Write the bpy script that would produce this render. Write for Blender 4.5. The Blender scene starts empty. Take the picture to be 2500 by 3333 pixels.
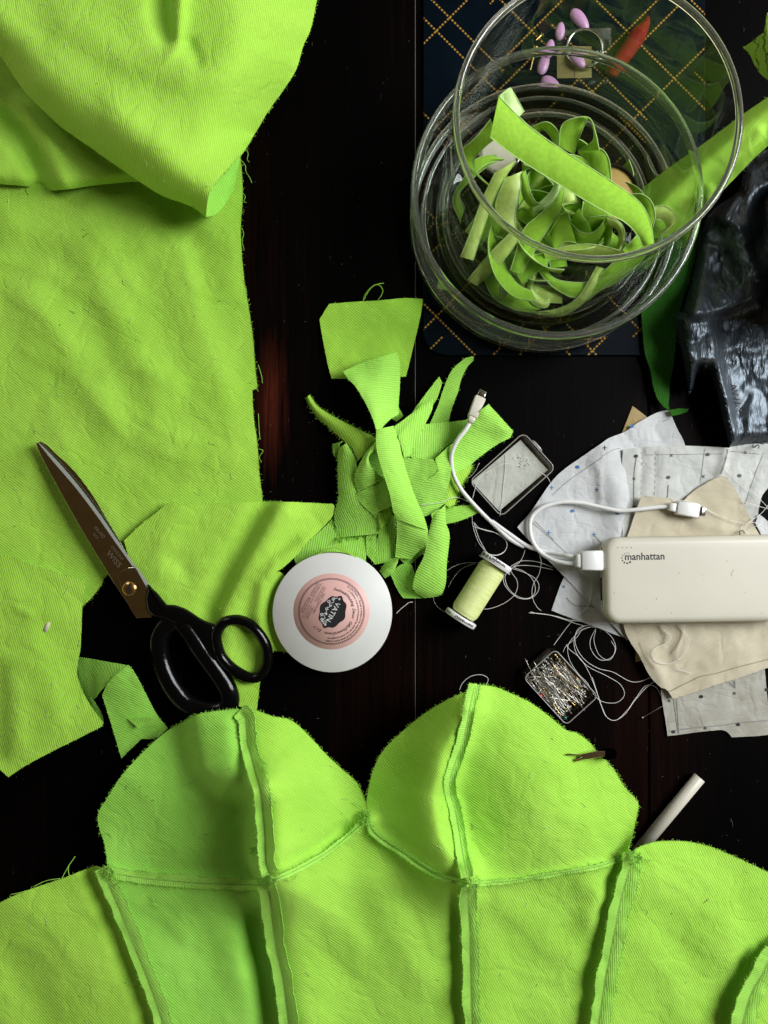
import bpy, math, random
import numpy as np
from mathutils import Vector, Matrix, noise, geometry
random.seed(7); rng = np.random.default_rng(7)
SC = bpy.context.scene
COL = SC.collection
# ------------------------------------------------------------------ camera, light, exposure
CAM_H = 0.63            # camera height above the table, metres
MPP = 0.00025           # metres on the table per photograph pixel
CX, CY = 1250.0, 1666.5
cam = bpy.data.cameras.new('camera'); camo = bpy.data.objects.new('camera', cam); COL.objects.link(camo)
camo.location = (0, 0, CAM_H); cam.sensor_fit = 'VERTICAL'; cam.sensor_height = 24.0
cam.lens = CAM_H * 24.0 / (3333 * MPP); cam.clip_start = 0.01; cam.clip_end = 20
SC.camera = camo
w = bpy.data.worlds.new('World'); SC.world = w; w.use_nodes = True
wn = w.node_tree; wn.nodes.clear()
wo = wn.nodes.new('ShaderNodeOutputWorld'); wb = wn.nodes.new('ShaderNodeBackground')
wr = wn.nodes.new('ShaderNodeValToRGB'); wg = wn.nodes.new('ShaderNodeNewGeometry'); wx = wn.nodes.new('ShaderNodeSeparateXYZ')
wn.links.new(wg.outputs['Incoming'], wx.inputs[0])
wm = wn.nodes.new('ShaderNodeMath'); wm.operation = 'MULTIPLY'; wm.inputs[1].default_value = -1.0
wn.links.new(wx.outputs['Z'], wm.inputs[0]); wn.links.new(wm.outputs[0], wr.inputs[0])
e = wr.color_ramp.elements
e[0].position = 0.0; e[0].color = (3.2, 2.95, 2.4, 1)
e[1].position = 0.9; e[1].color = (0.050, 0.030, 0.008, 1)
for ps, cl in ((0.055, (1.0, 0.88, 0.66, 1)), (0.11, (0.46, 0.39, 0.27, 1)), (0.28, (0.19, 0.155, 0.095, 1)), (0.5, (0.075, 0.06, 0.04, 1))):
    ne = wr.color_ramp.elements.new(ps); ne.color = cl
wn.links.new(wr.outputs[0], wb.inputs[0]); wb.inputs[1].default_value = 0.75
wn.links.new(wb.outputs[0], wo.inputs[0])
def area_light(name, loc, target, sx, sy, power, color):
    L = bpy.data.lights.new(name, 'AREA'); L.shape = 'RECTANGLE'; L.size = sx; L.size_y = sy
    L.energy = power; L.color = color
    o = bpy.data.objects.new(name, L); COL.objects.link(o); o.location = loc
    o.rotation_euler = (Vector(target) - Vector(loc)).to_track_quat('-Z', 'Y').to_euler()
    return o
area_light('window_light', (1.35, 0.42, 1.12), (0, 0, 0), 0.75, 1.05, 46.0, (0.95, 0.98, 1.0))
area_light('far_window_light', (-0.95, 1.15, 1.15), (0, 0, 0), 0.45, 0.7, 3.4, (0.97, 0.98, 1.0))
SC.view_settings.view_transform = 'Standard'; SC.view_settings.look = 'None'
SC.view_settings.exposure = 0.06; SC.view_settings.gamma = 1.0; SC.view_settings.use_curve_mapping = False
SC.cycles.use_denoising = True
SC.cycles.max_bounces = 14; SC.cycles.transparent_max_bounces = 24; SC.cycles.transmission_bounces = 12
SC.cycles.caustics_refractive = True; SC.cycles.caustics_reflective = False
SC.cycles.sample_clamp_indirect = 4.0

# ------------------------------------------------------------------ measuring helpers
VIEWS = {'D': (0, 0, 2500/1659), 'c1': (0, 0, 1250/1659), 'c2': (1250, 0, 1250/1659), 'c3': (0, 1250, 1000/1659),
 'c4': (800, 900, 1000/1659), 'c5': (1600, 1250, 900/1593), 'c6': (0, 2200, 1250/1659), 'c7': (1250, 2200, 1250/1659),
 'q1': (1300, 0, 600/1659), 'q2': (1900, 0, 600/1659), 'q3': (1300, 600, 600/1659), 'q4': (1900, 600, 600/1659),
 'q5': (1900, 1200, 600/1659), 'q6': (1900, 1700, 600/1659), 'q7': (1600, 2050, 600/1659), 'q8': (1900, 2150, 600/1659),
 's1': (1000, 1100, 500/1659), 's2': (1000, 1500, 500/1659), 's3': (870, 1750, 420/1659), 's4': (1400, 1700, 400/1659),
 's5': (400, 1850, 550/1659), 's6': (1500, 1350, 350/1659), 's7': (1680, 2050, 310/1659), 's8': (700, 2250, 550/1659), 'S': (0, 0, 1.0)}
def K(view, s):
    """points read off the photograph: 'x,y' or 'x,y,z' (z in millimetres)"""
    ox, oy, k = VIEWS[view]; out = []
    for tok in s.split():
        v = [float(a) for a in tok.split(',')]
        out.append((ox + v[0]*k, oy + v[1]*k) + tuple(v[2:]))
    return out
def at(x, y, zmm):
    z = zmm * 0.001; f = MPP * (CAM_H - z) / CAM_H
    return ((x - CX) * f, -(y - CY) * f, z)
def atn(P, Z):
    z = np.asarray(Z) * 0.001; f = MPP * (CAM_H - z) / CAM_H
    return np.stack([(P[:, 0] - CX) * f, -(P[:, 1] - CY) * f, z], 1)
def catmull(pts, step, closed=False):
    """smooth curve through points (any dimension) sampled about every step (of the first two axes)"""
    P = [np.array(p, float) for p in pts]; n = len(P); out = []
    for i in range(n if closed else n - 1):
        p1, p2 = P[i], P[(i + 1) % n]
        p0 = P[i - 1] if (closed or i > 0) else 2*p1 - p2
        p3 = P[(i + 2) % n] if (closed or i + 2 < n) else 2*p2 - p1
        m = max(1, int(np.linalg.norm((p2 - p1)[:2]) / step))
        for k in range(m):
            t = k / m
            out.append(0.5 * ((2*p1) + (p2 - p0)*t + (2*p0 - 5*p1 + 4*p2 - p3)*t*t + (3*p1 - p0 - 3*p2 + p3)*t**3))
    if not closed: out.append(P[-1])
    return np.array(out)
def outline_curve(pts, step, corner=38):
    """closed outline, smooth between corners, sharp at corners"""
    P = [np.array(p, float) for p in pts]; n = len(P)
    isc = []
    for i in range(n):
        a = (P[i] - P[i-1])[:2]; b = (P[(i+1) % n] - P[i])[:2]
        c = np.dot(a, b) / (np.linalg.norm(a)*np.linalg.norm(b) + 1e-9)
        isc.append(math.degrees(math.acos(max(-1, min(1, c)))) > corner)
    cs = [i for i in range(n) if isc[i]]
    if not cs: return catmull(P, step, True)
    out = []
    for a, b in zip(cs, cs[1:] + [cs[0] + n]):
        seg = [P[i % n] for i in range(a, b + 1)]
        out.append(catmull(seg, step)[:-1])
    return np.concatenate(out)
def seg_dist(Q, pl):
    """signed distance (px) from points Q to polyline pl; positive on the right of its direction (image, y down)"""
    pl = np.array([p[:2] for p in pl], float); best = np.full(len(Q), 1e18); sg = np.ones(len(Q)); par = np.zeros(len(Q))
    seg_dist.side = np.ones(len(Q))
    for i in range(len(pl) - 1):
        a, b = pl[i], pl[i+1]; ab = b - a; L2 = ab @ ab + 1e-9
        t = np.clip(((Q - a) @ ab) / L2, 0, 1)
        d = Q - (a + t[:, None]*ab); d2 = (d*d).sum(1)
        cr = ab[0]*(Q[:, 1] - a[1]) - ab[1]*(Q[:, 0] - a[0])
        m = d2 < best
        seg_dist.side = np.where(m, cr/(np.sqrt(L2)*np.sqrt(d2) + 1e-6), seg_dist.side)
        best = np.where(m, d2, best); sg = np.where(m, np.sign(cr), sg); par = np.where(m, (i + t)/(len(pl)-1), par)
    return np.sqrt(best) * np.where(sg == 0, 1, sg), par
def ridge(Q, pl, h, wpos, wneg, ends=True):
    """soft crest along pl: wpos is the width on the right of its direction, wneg on the left (px)"""
    d, t = seg_dist(Q, pl); sd_ = np.clip(seg_dist.side, -1, 1); wd = wneg + (wpos - wneg)*(.5 + .5*np.sin(sd_*math.pi/2))
    f = np.exp(-(d/wd)**2)
    return h * f
def fbm(Q, scale, seed, oct=3):
    r = np.empty(len(Q))
    for i, (x, y) in enumerate(Q):
        v = 0; a = 1; f = 1
        for k in range(oct):
            v += a * noise.noise((x*f/scale + seed*7.3, y*f/scale - seed*3.1, seed*1.7 + k)); a *= .5; f *= 2.1
        r[i] = v
    return r
def inside(Q, poly):
    x, y = Q[:, 0], Q[:, 1]; r = np.zeros(len(Q), bool); n = len(poly)
    for i in range(n):
        x1, y1 = poly[i][:2]; x2, y2 = poly[(i+1) % n][:2]
        if y1 == y2: continue
        c = ((y1 > y) != (y2 > y)) & (x < (x2 - x1)*(y - y1)/(y2 - y1) + x1)
        r ^= c
    return r
# ------------------------------------------------------------------ object helpers
def tag(o, label=None, cat=None, group=None, kind=None):
    if label: o['label'] = label
    if cat: o['category'] = cat
    if group: o['group'] = group
    if kind: o['kind'] = kind
    return o
def empty(name, loc, label=None, cat=None, group=None):
    o = bpy.data.objects.new(name, None); COL.objects.link(o); o.location = loc; o.empty_display_size = 0.01
    return tag(o, label, cat, group)
def link(name, V, F, mat, parent=None, uv=None, smooth=True, mats=None, mi=None):
    me = bpy.data.meshes.new(name)
    me.from_pydata([tuple(map(float, v)) for v in V], [], [tuple(map(int, f)) for f in F]); me.update()
    if mats:
        for m in mats: me.materials.append(m)
        if mi is not None: me.polygons.foreach_set('material_index', np.array(mi, np.int32))
    else: me.materials.append(mat)
    if uv is not None:
        ul = me.uv_layers.new(name='UVMap'); li = np.empty(len(me.loops), np.int32); me.loops.foreach_get('vertex_index', li)
        ul.data.foreach_set('uv', np.asarray(uv, np.float32)[li].ravel())
    me.polygons.foreach_set('use_smooth', np.full(len(me.polygons), smooth)); me.update()
    o = bpy.data.objects.new(name, me); COL.objects.link(o)
    if parent is not None:
        o.parent = parent; o.matrix_parent_inverse = Matrix.Translation(-parent.location)
    return o
class MB:
    """collects geometry for ONE mesh"""
    def __init__(s): s.V = []; s.F = []; s.UV = []; s.MI = []
    def add(s, V, F, uv=None, mi=0):
        b = len(s.V); s.V.extend([tuple(v) for v in V]); s.F.extend([tuple(i + b for i in f) for f in F])
        s.UV.extend([tuple(u) for u in uv] if uv is not None else [(0, 0)]*len(V)); s.MI.extend([mi]*len(F))
    def tube(s, pts, r, sides=6, cap=True, mi=0, flat=None):
        P = [Vector(p) for p in pts]; n = len(P); V = []; F = []; uv = []
        up = Vector((0, 0, 1)); L = 0
        for i, p in enumerate(P):
            t = (P[min(i+1, n-1)] - P[max(i-1, 0)])
            if t.length < 1e-9: t = Vector((1, 0, 0))
            t.normalize(); a = t.cross(up)
            if a.length < 0.05: a = t.cross(Vector((0, 1, 0)))
            a.normalize(); b = a.cross(t).normalized()
            ri = r[i] if hasattr(r, '__len__') else r; fz = flat if flat else 1.0
            if i: L += (P[i] - P[i-1]).length
            for k in range(sides):
                an = 2*math.pi*k/sides
                V.append(p + a*(ri*math.cos(an)) + b*(ri*fz*math.sin(an))); uv.append((L*1000, k*0.3))
        for i in range(n - 1):
            for k in range(sides):
                k2 = (k+1) % sides
                F.append((i*sides+k, i*sides+k2, (i+1)*sides+k2, (i+1)*sides+k))
        if cap:
            F.append(tuple(range(sides))[::-1]); F.append(tuple((n-1)*sides + k for k in range(sides)))
        s.add(V, F, uv, mi)
    def loop_tube(s, pts, r, sides=10, flat=1.0, mi=0):
        P = [Vector(p) for p in pts]; n = len(P); V = []; F = []
        for i, p in enumerate(P):
            t = (P[(i+1) % n] - P[i-1]).normalized(); a = t.cross(Vector((0, 0, 1))).normalized(); b = a.cross(t)
            ri = r[i] if hasattr(r, '__len__') else r
            for k in range(sides):
                an = 2*math.pi*k/sides; V.append(p + a*(ri*math.cos(an)) + b*(ri*flat*math.sin(an)))
        for i in range(n):
            j = (i+1) % n
            for k in range(sides):
                k2 = (k+1) % sides; F.append((i*sides+k, i*sides+k2, j*sides+k2, j*sides+k))
        s.add(V, F, None, mi)
    def build(s, name, mat, parent=None, smooth=True, mats=None):
        return link(name, s.V, s.F, mat, parent, s.UV, smooth, mats, s.MI if mats else None)
def loft(loops, cap0=True, cap1=True):
    n = len(loops[0]); V = [p for L in loops for p in L]; F = []
    for i in range(len(loops) - 1):
        for k in range(n):
            k2 = (k+1) % n; F.append((i*n+k, i*n+k2, (i+1)*n+k2, (i+1)*n+k))
    if cap0: F.append(tuple(range(n))[::-1])
    if cap1: F.append(tuple((len(loops)-1)*n + k for k in range(n)))
    return V, F
def lathe(prof, M, sides=48, cap0=True, cap1=True):
    loops = [[M @ Vector((r*math.cos(2*math.pi*k/sides), r*math.sin(2*math.pi*k/sides), z)) for k in range(sides)] for r, z in prof]
    return loft(loops, cap0, cap1)
def rrect(hx, hy, r, n=6):
    out = []
    for cx, cy, a0 in ((hx-r, hy-r, 0), (-hx+r, hy-r, 90), (-hx+r, -hy+r, 180), (hx-r, -hy+r, 270)):
        for k in range(n+1):
            a = math.radians(a0 + 90*k/n); out.append((cx + r*math.cos(a), cy + r*math.sin(a)))
    return out
def text_geo(s, size, align='CENTER', shear=0.0, bold=0.0):
    c = bpy.data.curves.new('lettering', 'FONT'); c.body = s; c.size = size; c.align_x = align; c.align_y = 'CENTER'; c.shear = shear
    c.resolution_u = 2; c.offset = bold*size
    o = bpy.data.objects.new('lettering', c); COL.objects.link(o)
    dg = bpy.context.evaluated_depsgraph_get(); me = bpy.data.meshes.new_from_object(o.evaluated_get(dg))
    V = np.array([v.co[:2] for v in me.vertices]) if len(me.vertices) else np.zeros((0, 2)); F = [tuple(p.vertices) for p in me.polygons]
    bpy.data.objects.remove(o); bpy.data.curves.remove(c); bpy.data.meshes.remove(me)
    return V, F
# ------------------------------------------------------------------ materials
def nt(name):
    m = bpy.data.materials.new(name); m.use_nodes = True; t = m.node_tree
    return m, t, t.nodes['Principled BSDF']
def N(t, typ, **kw):
    n = t.nodes.new(typ)
    for k, v in kw.items():
        if k == 'op': n.operation = v
        elif isinstance(k, str) and hasattr(n, k): setattr(n, k, v)
    return n
def mathn(t, op, a, b=None, c=None):
    n = t.nodes.new('ShaderNodeMath'); n.operation = op
    for i, v in enumerate((a, b, c)):
        if v is None: continue
        if isinstance(v, (int, float)): n.inputs[i].default_value = v
        else: t.links.new(v, n.inputs[i])
    return n.outputs[0]
def noisen(t, vec, scale, detail=3, rough=.5):
    n = t.nodes.new('ShaderNodeTexNoise'); n.inputs['Scale'].default_value = scale; n.inputs['Detail'].default_value = detail
    n.inputs['Roughness'].default_value = rough
    if vec is not None: t.links.new(vec, n.inputs['Vector'])
    return n.outputs['Fac']
def ramp(t, fac, stops):
    r = t.nodes.new('ShaderNodeValToRGB'); el = r.color_ramp.elements
    while len(el) < len(stops): el.new(0.5)
    for e_, (p, c) in zip(el, stops): e_.position = p; e_.color = (*c, 1)
    t.links.new(fac, r.inputs[0]); return r.outputs[0]
def bump(t, b, h, dist, strength=1.0):
    n = t.nodes.new('ShaderNodeBump'); n.inputs['Distance'].default_value = dist; n.inputs['Strength'].default_value = strength
    t.links.new(h, n.inputs['Height']); t.links.new(n.outputs[0], b.inputs['Normal'])
def mapping(t, vec, scale=(1, 1, 1), rot=(0, 0, 0)):
    m = t.nodes.new('ShaderNodeMapping'); m.inputs['Scale'].default_value = scale; m.inputs['Rotation'].default_value = rot
    t.links.new(vec, m.inputs['Vector']); return m.outputs[0]
def coord(t, which='Object'):
    return t.nodes.new('ShaderNodeTexCoord').outputs[which]
def plain(name, col, rough=.5, metal=0.0, spec=.5, var=.06, scale=300, bd=0.0):
    m, t, b = nt(name); c = coord(t); f = noisen(t, c, scale, 4)
    cc = ramp(t, f, [(.3, tuple(x*(1-var) for x in col)), (.7, tuple(min(1, x*(1+var)) for x in col))])
    t.links.new(cc, b.inputs['Base Color']); b.inputs['Roughness'].default_value = rough; b.inputs['Metallic'].default_value = metal
    b.inputs['Specular IOR Level'].default_value = spec
    if bd: bump(t, b, f, bd)
    return m
def twill(name, lo, hi, period=1.75, dist=.00021, rough=.88, fuzz=.25, crumple=.0009):
    """diagonal ribbed cotton; UV in millimetres, ribs run along U"""
    m, t, b = nt(name); uv = coord(t, 'UV'); sep = t.nodes.new('ShaderNodeSeparateXYZ'); t.links.new(uv, sep.inputs[0])
    nz = noisen(t, uv, .16, 2); fine = noisen(t, mapping(t, uv, (.5, 1.6, 1)), 1.3, 3, .6); blot = noisen(t, uv, .022, 3)
    slub = noisen(t, mapping(t, uv, (.07, 1.2, 1)), 1.0, 2)
    ph = mathn(t, 'MULTIPLY_ADD', sep.outputs['Y'], 2*math.pi/period, mathn(t, 'MULTIPLY', nz, 5.0))
    s = mathn(t, 'MULTIPLY_ADD', mathn(t, 'SINE', ph), .5, .5)
    yarn = mathn(t, 'MULTIPLY_ADD', mathn(t, 'SINE', mathn(t, 'MULTIPLY', sep.outputs['X'], 2*math.pi/1.1)), .12, 0)
    h = mathn(t, 'ADD', mathn(t, 'ADD', s, yarn), mathn(t, 'MULTIPLY', fine, 1.5))
    f = mathn(t, 'ADD', mathn(t, 'MULTIPLY', s, .22), mathn(t, 'ADD', mathn(t, 'MULTIPLY', blot, .30), mathn(t, 'ADD', mathn(t, 'MULTIPLY', slub, .22), mathn(t, 'MULTIPLY', fine, .25))))
    cc = ramp(t, f, [(.25, lo), (.72, hi)])
    t.links.new(cc, b.inputs['Base Color']); b.inputs['Roughness'].default_value = rough
    b.inputs['Specular IOR Level'].default_value = .15
    b.inputs['Sheen Weight'].default_value = fuzz; b.inputs['Sheen Roughness'].default_value = .5; b.inputs['Sheen Tint'].default_value = (.6, 1, .3, 1)
    # crumple: small crisp creases left by handling, under the weave
    wv = t.nodes.new('ShaderNodeVectorMath'); wv.operation = 'ADD'; dn = t.nodes.new('ShaderNodeTexNoise'); dn.inputs['Scale'].default_value = .03; dn.inputs['Detail'].default_value = 2
    t.links.new(uv, dn.inputs['Vector']); sc_ = t.nodes.new('ShaderNodeVectorMath'); sc_.operation = 'SCALE'; sc_.inputs['Scale'].default_value = 40
    t.links.new(dn.outputs['Color'], sc_.inputs[0]); t.links.new(uv, wv.inputs[0]); t.links.new(sc_.outputs[0], wv.inputs[1])
    c1 = mathn(t, 'ABSOLUTE', mathn(t, 'SUBTRACT', noisen(t, mapping(t, wv.outputs[0], (1, .55, 1), (0, 0, .4)), .030, 2, .5), .5))
    c2 = mathn(t, 'ABSOLUTE', mathn(t, 'SUBTRACT', noisen(t, mapping(t, wv.outputs[0], (.6, 1, 1), (0, 0, -.5)), .045, 2, .5), .5))
    cr = mathn(t, 'ADD', mathn(t, 'MULTIPLY', mathn(t, 'MINIMUM', c1, .12), 5.0), mathn(t, 'MULTIPLY', mathn(t, 'MINIMUM', c2, .10), 4.0))
    b1 = t.nodes.new('ShaderNodeBump'); b1.inputs['Distance'].default_value = crumple; b1.inputs['Strength'].default_value = .6; t.links.new(cr, b1.inputs['Height'])
    bump(t, b, h, dist, .8); t.links.new(b1.outputs[0], b.inputs['Normal'].links[0].from_node.inputs['Normal']); return m
def clear(name, tint=(.97, 1, .97), rough=.02, refl=1.0, ior=1.5):
    """thin clear wall: mirror-like at grazing angles, clear face-on"""
    m = bpy.data.materials.new(name); m.use_nodes = True; t = m.node_tree; t.nodes.clear()
    o = t.nodes.new('ShaderNodeOutputMaterial'); mx = t.nodes.new('ShaderNodeMixShader'); tr = t.nodes.new('ShaderNodeBsdfTransparent')
    gl = t.nodes.new('ShaderNodeBsdfGlossy'); fr = t.nodes.new('ShaderNodeLayerWeight'); fr.inputs['Blend'].default_value = .5
    tr.inputs[0].default_value = (*tint, 1); gl.inputs['Roughness'].default_value = rough; gl.inputs[0].default_value = (1, 1, 1, 1)
    f0 = ((ior - 1)/(ior + 1))**2
    fac = mathn(t, 'MULTIPLY_ADD', mathn(t, 'POWER', fr.outputs['Facing'], 5.0), 1 - f0, f0)
    t.links.new(mathn(t, 'MULTIPLY', fac, refl), mx.inputs[0]); t.links.new(tr.outputs[0], mx.inputs[1]); t.links.new(gl.outputs[0], mx.inputs[2])
    t.links.new(mx.outputs[0], o.inputs[0]); return m
def glass(name, col, rough=0.0, ior=1.5):
    m, t, b = nt(name); b.inputs['Base Color'].default_value = (*col, 1); b.inputs['Transmission Weight'].default_value = 1
    b.inputs['Roughness'].default_value = rough; b.inputs['IOR'].default_value = ior; return m
LO, HI = (0.268, 0.555, 0.036), (0.465, 0.785, 0.100)
M_LIME = twill('lime_twill', LO, HI)
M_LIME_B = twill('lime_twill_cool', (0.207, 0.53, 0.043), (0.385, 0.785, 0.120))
M_LIME_C = twill('lime_twill_mid', (0.255, 0.548, 0.038), (0.445, 0.79, 0.106))
M_GREEN_SHADE = twill('green_twill_painted_shade', (0.012, 0.075, 0.006), (0.03, 0.14, 0.012), period=1.75, dist=.0002, fuzz=.05)  # the cloth tail's shade is painted into this darker green
M_SCRAP = twill('lime_twill_scrap', (0.25, 0.58, 0.045), (0.45, 0.85, 0.15), period=1.8, dist=.00025)
M_MUSLIN = twill('unbleached_muslin', (0.38, 0.325, 0.21), (0.70, 0.64, 0.50), period=1.0, dist=.00022, fuzz=.1)
def velvet():
    m, t, b = nt('velvet_green'); uv = coord(t, 'UV'); f = noisen(t, uv, .25, 4); g = noisen(t, uv, 3.0, 2)
    t.links.new(ramp(t, f, [(.3, (.25, .48, .035)), (.7, (.32, .57, .05))]), b.inputs['Base Color'])
    b.inputs['Roughness'].default_value = .8; b.inputs['Sheen Weight'].default_value = .35; b.inputs['Sheen Roughness'].default_value = .35
    b.inputs['Sheen Tint'].default_value = (.5, 1, .2, 1); b.inputs['Specular IOR Level'].default_value = .2
    bump(t, b, g, .0001, .6); return m
M_VELVET = velvet()
M_SATIN = plain('ribbon_satin_back', (.54, .70, .16), .45, var=.1)
M_SATINL = plain('ribbon_pale_back', (.52, .72, .28), .5, var=.05)
M_WHITE = plain('white_plastic', (.74, .74, .72), .32, var=.02)
M_FLANGE = plain('white_card', (.66, .66, .63), .5, var=.025, scale=60)
M_PINK = plain('pink_label', (.68, .40, .36), .5, var=.05, scale=60)
M_BLACKINK = plain('black_ink', (.012, .012, .014), .5)
M_BLUEINK = plain('blue_ink', (.03, .16, .36), .5)
M_GREYLINE = plain('pencil_line', (.22, .21, .19), .7)
M_CREAM = plain('cream_plastic', (.60, .57, .475), .38, var=.03, scale=25)
M_STEEL = plain('steel', (.78, .77, .75), .16, 1.0, var=.05)
M_BLADE = plain('blade_steel', (.72, .66, .56), .17, 1.0, var=.08, scale=120)
M_EDGE = plain('ground_edge', (.42, .45, .40), .45, .25, var=.05)
M_ETCH = plain('etched_steel', (.62, .58, .50), .42, 1.0)
M_BRASS = plain('brass', (.72, .47, .18), .25, 1.0)
M_PIN = plain('pin_steel', (.70, .68, .62), .36, 1.0)
M_PINGOLD = plain('pin_brass', (.85, .58, .20), .22, 1.0)
def lacquer():
    m, t, b = nt('black_lacquer'); c = coord(t); f = noisen(t, c, 260, 3)
    b.inputs['Base Color'].default_value = (.002, .002, .0022, 1); b.inputs['Roughness'].default_value = .15; b.inputs['Specular IOR Level'].default_value = .24
    bump(t, b, f, .0003, .5); return m
M_LACQ = lacquer()
def paper(name, a, b_):
    m, t, b = nt(name); c = coord(t); f = noisen(t, c, 55, 5, .6); g = noisen(t, mapping(t, c, (1, 1.7, 1), (0, 0, .6)), 130, 4, .55)
    t.links.new(ramp(t, f, [(.32, a), (.68, b_)]), b.inputs['Base Color']); b.inputs['Roughness'].default_value = .75
    b.inputs['Specular IOR Level'].default_value = .25
    r1 = mathn(t, 'ABSOLUTE', mathn(t, 'SUBTRACT', noisen(t, mapping(t, c, (1, .6, 1), (0, 0, .5)), 34, 3, .55), .5))
    r2 = mathn(t, 'ABSOLUTE', mathn(t, 'SUBTRACT', noisen(t, mapping(t, c, (.6, 1.3, 1), (0, 0, -.4)), 60, 2, .5), .5))
    h = mathn(t, 'ADD', mathn(t, 'MULTIPLY', g, .5), mathn(t, 'ADD', mathn(t, 'MULTIPLY', mathn(t, 'MINIMUM', r1, .07), 9.0), mathn(t, 'MULTIPLY', mathn(t, 'MINIMUM', r2, .05), 6.0)))
    bump(t, b, h, .0009, .5); return m
M_PAPER = paper('pattern_paper', (.48, .49, .49), (.60, .61, .605)); M_PAPER2 = paper('pattern_paper_greyed', (.45, .46, .43), (.57, .58, .545))
M_PAPERT = paper('pattern_paper_toned', (.31, .295, .24), (.42, .41, .36))
M_KRAFT = paper('kraft_card', (.30, .22, .09), (.40, .30, .14))
M_CARD = paper('aged_card', (.42, .43, .37), (.52, .53, .47))
def wood():
    m, t, b = nt('dark_stained_wood'); c = coord(t)
    g1 = noisen(t, mapping(t, c, (1, .035, 1)), 230, 5, .7); g2 = noisen(t, mapping(t, c, (1, .3, 1)), 6.5, 2)
    pores = noisen(t, mapping(t, c, (1, .10, 1)), 900, 2, .6); area = noisen(t, c, 14, 3)
    f = mathn(t, 'MULTIPLY', g1, mathn(t, 'MULTIPLY_ADD', g2, 2.6, -.62))
    sp = t.nodes.new('ShaderNodeSeparateXYZ'); t.links.new(c, sp.inputs[0])
    def patch(x0, y0, rx, ry):
        a_ = mathn(t, 'DIVIDE', mathn(t, 'SUBTRACT', sp.outputs['X'], x0), rx); b_ = mathn(t, 'DIVIDE', mathn(t, 'SUBTRACT', sp.outputs['Y'], y0), ry)
        return mathn(t, 'POWER', 2.718, mathn(t, 'MULTIPLY', mathn(t, 'ADD', mathn(t, 'MULTIPLY', a_, a_), mathn(t, 'MULTIPLY', b_, b_)), -1.0))
    worn = mathn(t, 'MULTIPLY', mathn(t, 'MAXIMUM', patch(-.092, .088, .018, .075), mathn(t, 'MULTIPLY', patch(.03, -.09, .06, .08), .35)), g1)  # two oval patches of redder, brighter grain colour
    base0 = ramp(t, f, [(.22, (.0005, .0004, .0004)), (.42, (.0016, .0008, .0006)), (.66, (.006, .0017, .0009))])
    wc = ramp(t, worn, [(.24, (0, 0, 0)), (.45, (.032, .006, .003)), (.62, (.085, .015, .006))]); am = t.nodes.new('ShaderNodeMix'); am.data_type = 'RGBA'; am.blend_type = 'ADD'; am.inputs[0].default_value = 1
    t.links.new(base0, am.inputs[6]); t.links.new(wc, am.inputs[7]); base = am.outputs[2]
    fl = mathn(t, 'MULTIPLY', mathn(t, 'GREATER_THAN', pores, .735), mathn(t, 'GREATER_THAN', area, .47))
    mx = t.nodes.new('ShaderNodeMix'); mx.data_type = 'RGBA'; t.links.new(fl, mx.inputs[0]); t.links.new(base, mx.inputs[6]); mx.inputs[7].default_value = (.05, .045, .038, 1)
    t.links.new(mx.outputs[2], b.inputs['Base Color']); b.inputs['Roughness'].default_value = .5; b.inputs['Specular IOR Level'].default_value = .03
    bump(t, b, g1, .0003, .4); return m
M_WOOD = wood()
# ------------------------------------------------------------------ cloth builders
def normals(V, F):
    n = np.zeros_like(V); F = np.asarray(F)
    fn = np.cross(V[F[:, 1]] - V[F[:, 0]], V[F[:, 2]] - V[F[:, 0]])
    for k in range(F.shape[1]): np.add.at(n, F[:, k], fn)
    l = np.linalg.norm(n, axis=1); l[l == 0] = 1
    return n / l[:, None]
def thicken(mb, V, F, uv, tmm, bl, mi=0, mi_under=None):
    """closed sheet of thickness tmm: top V, underside offset, rim along boundary loop bl (own vertices, so the faces shade clean)"""
    n = normals(V, F); B = V - n*tmm*0.001
    mb.add(V, [tuple(f) for f in F], uv, mi)
    mb.add(B, [tuple(reversed(list(f))) for f in F], uv, mi if mi_under is None else mi_under)
    R = np.asarray(bl); x, y = V[R, 0], V[R, 1]
    if 0.5*np.sum(x*np.roll(y, -1) - np.roll(x, -1)*y) < 0: R = R[::-1]
    m = len(R)
    mb.add(np.concatenate([V[R], B[R]]), [(i, m + i, m + (i+1) % m, (i+1) % m) for i in range(m)], np.concatenate([uv[R], uv[R]]), mi)
def fibres(mb, E, out, dens, lmm, rmm=.13, mi=0):
    """frayed yarn ends along the 3D edge polyline E; out = outward unit vectors"""
    L = 0
    for i in range(len(E) - 1):
        d = np.linalg.norm(E[i+1] - E[i]); L += d * 1000 * dens
        while L > random.random():
            L -= 1
            if L < -2: break
            t = random.random(); p = E[i]*(1-t) + E[i+1]*t; o = out[i]; tg = (E[i+1]-E[i])/(d+1e-9)
            ln = lmm*0.001*random.choice((.5, .7, .8, 1, 1, 1.3, 1.9)); s = random.uniform(-.7, .7); u = random.uniform(-.15, .5)
            q = [p - o*.0006]
            for k in (1, 2, 3):
                s += random.uniform(-.5, .5); q.append(q[-1] + (o + tg*s + np.array((0, 0, u)))*ln/3.4)
            for w_ in q: w_[2] = max(w_[2], .0003)
            mb.tube(q, rmm*0.001, 3, True, mi)
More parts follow.
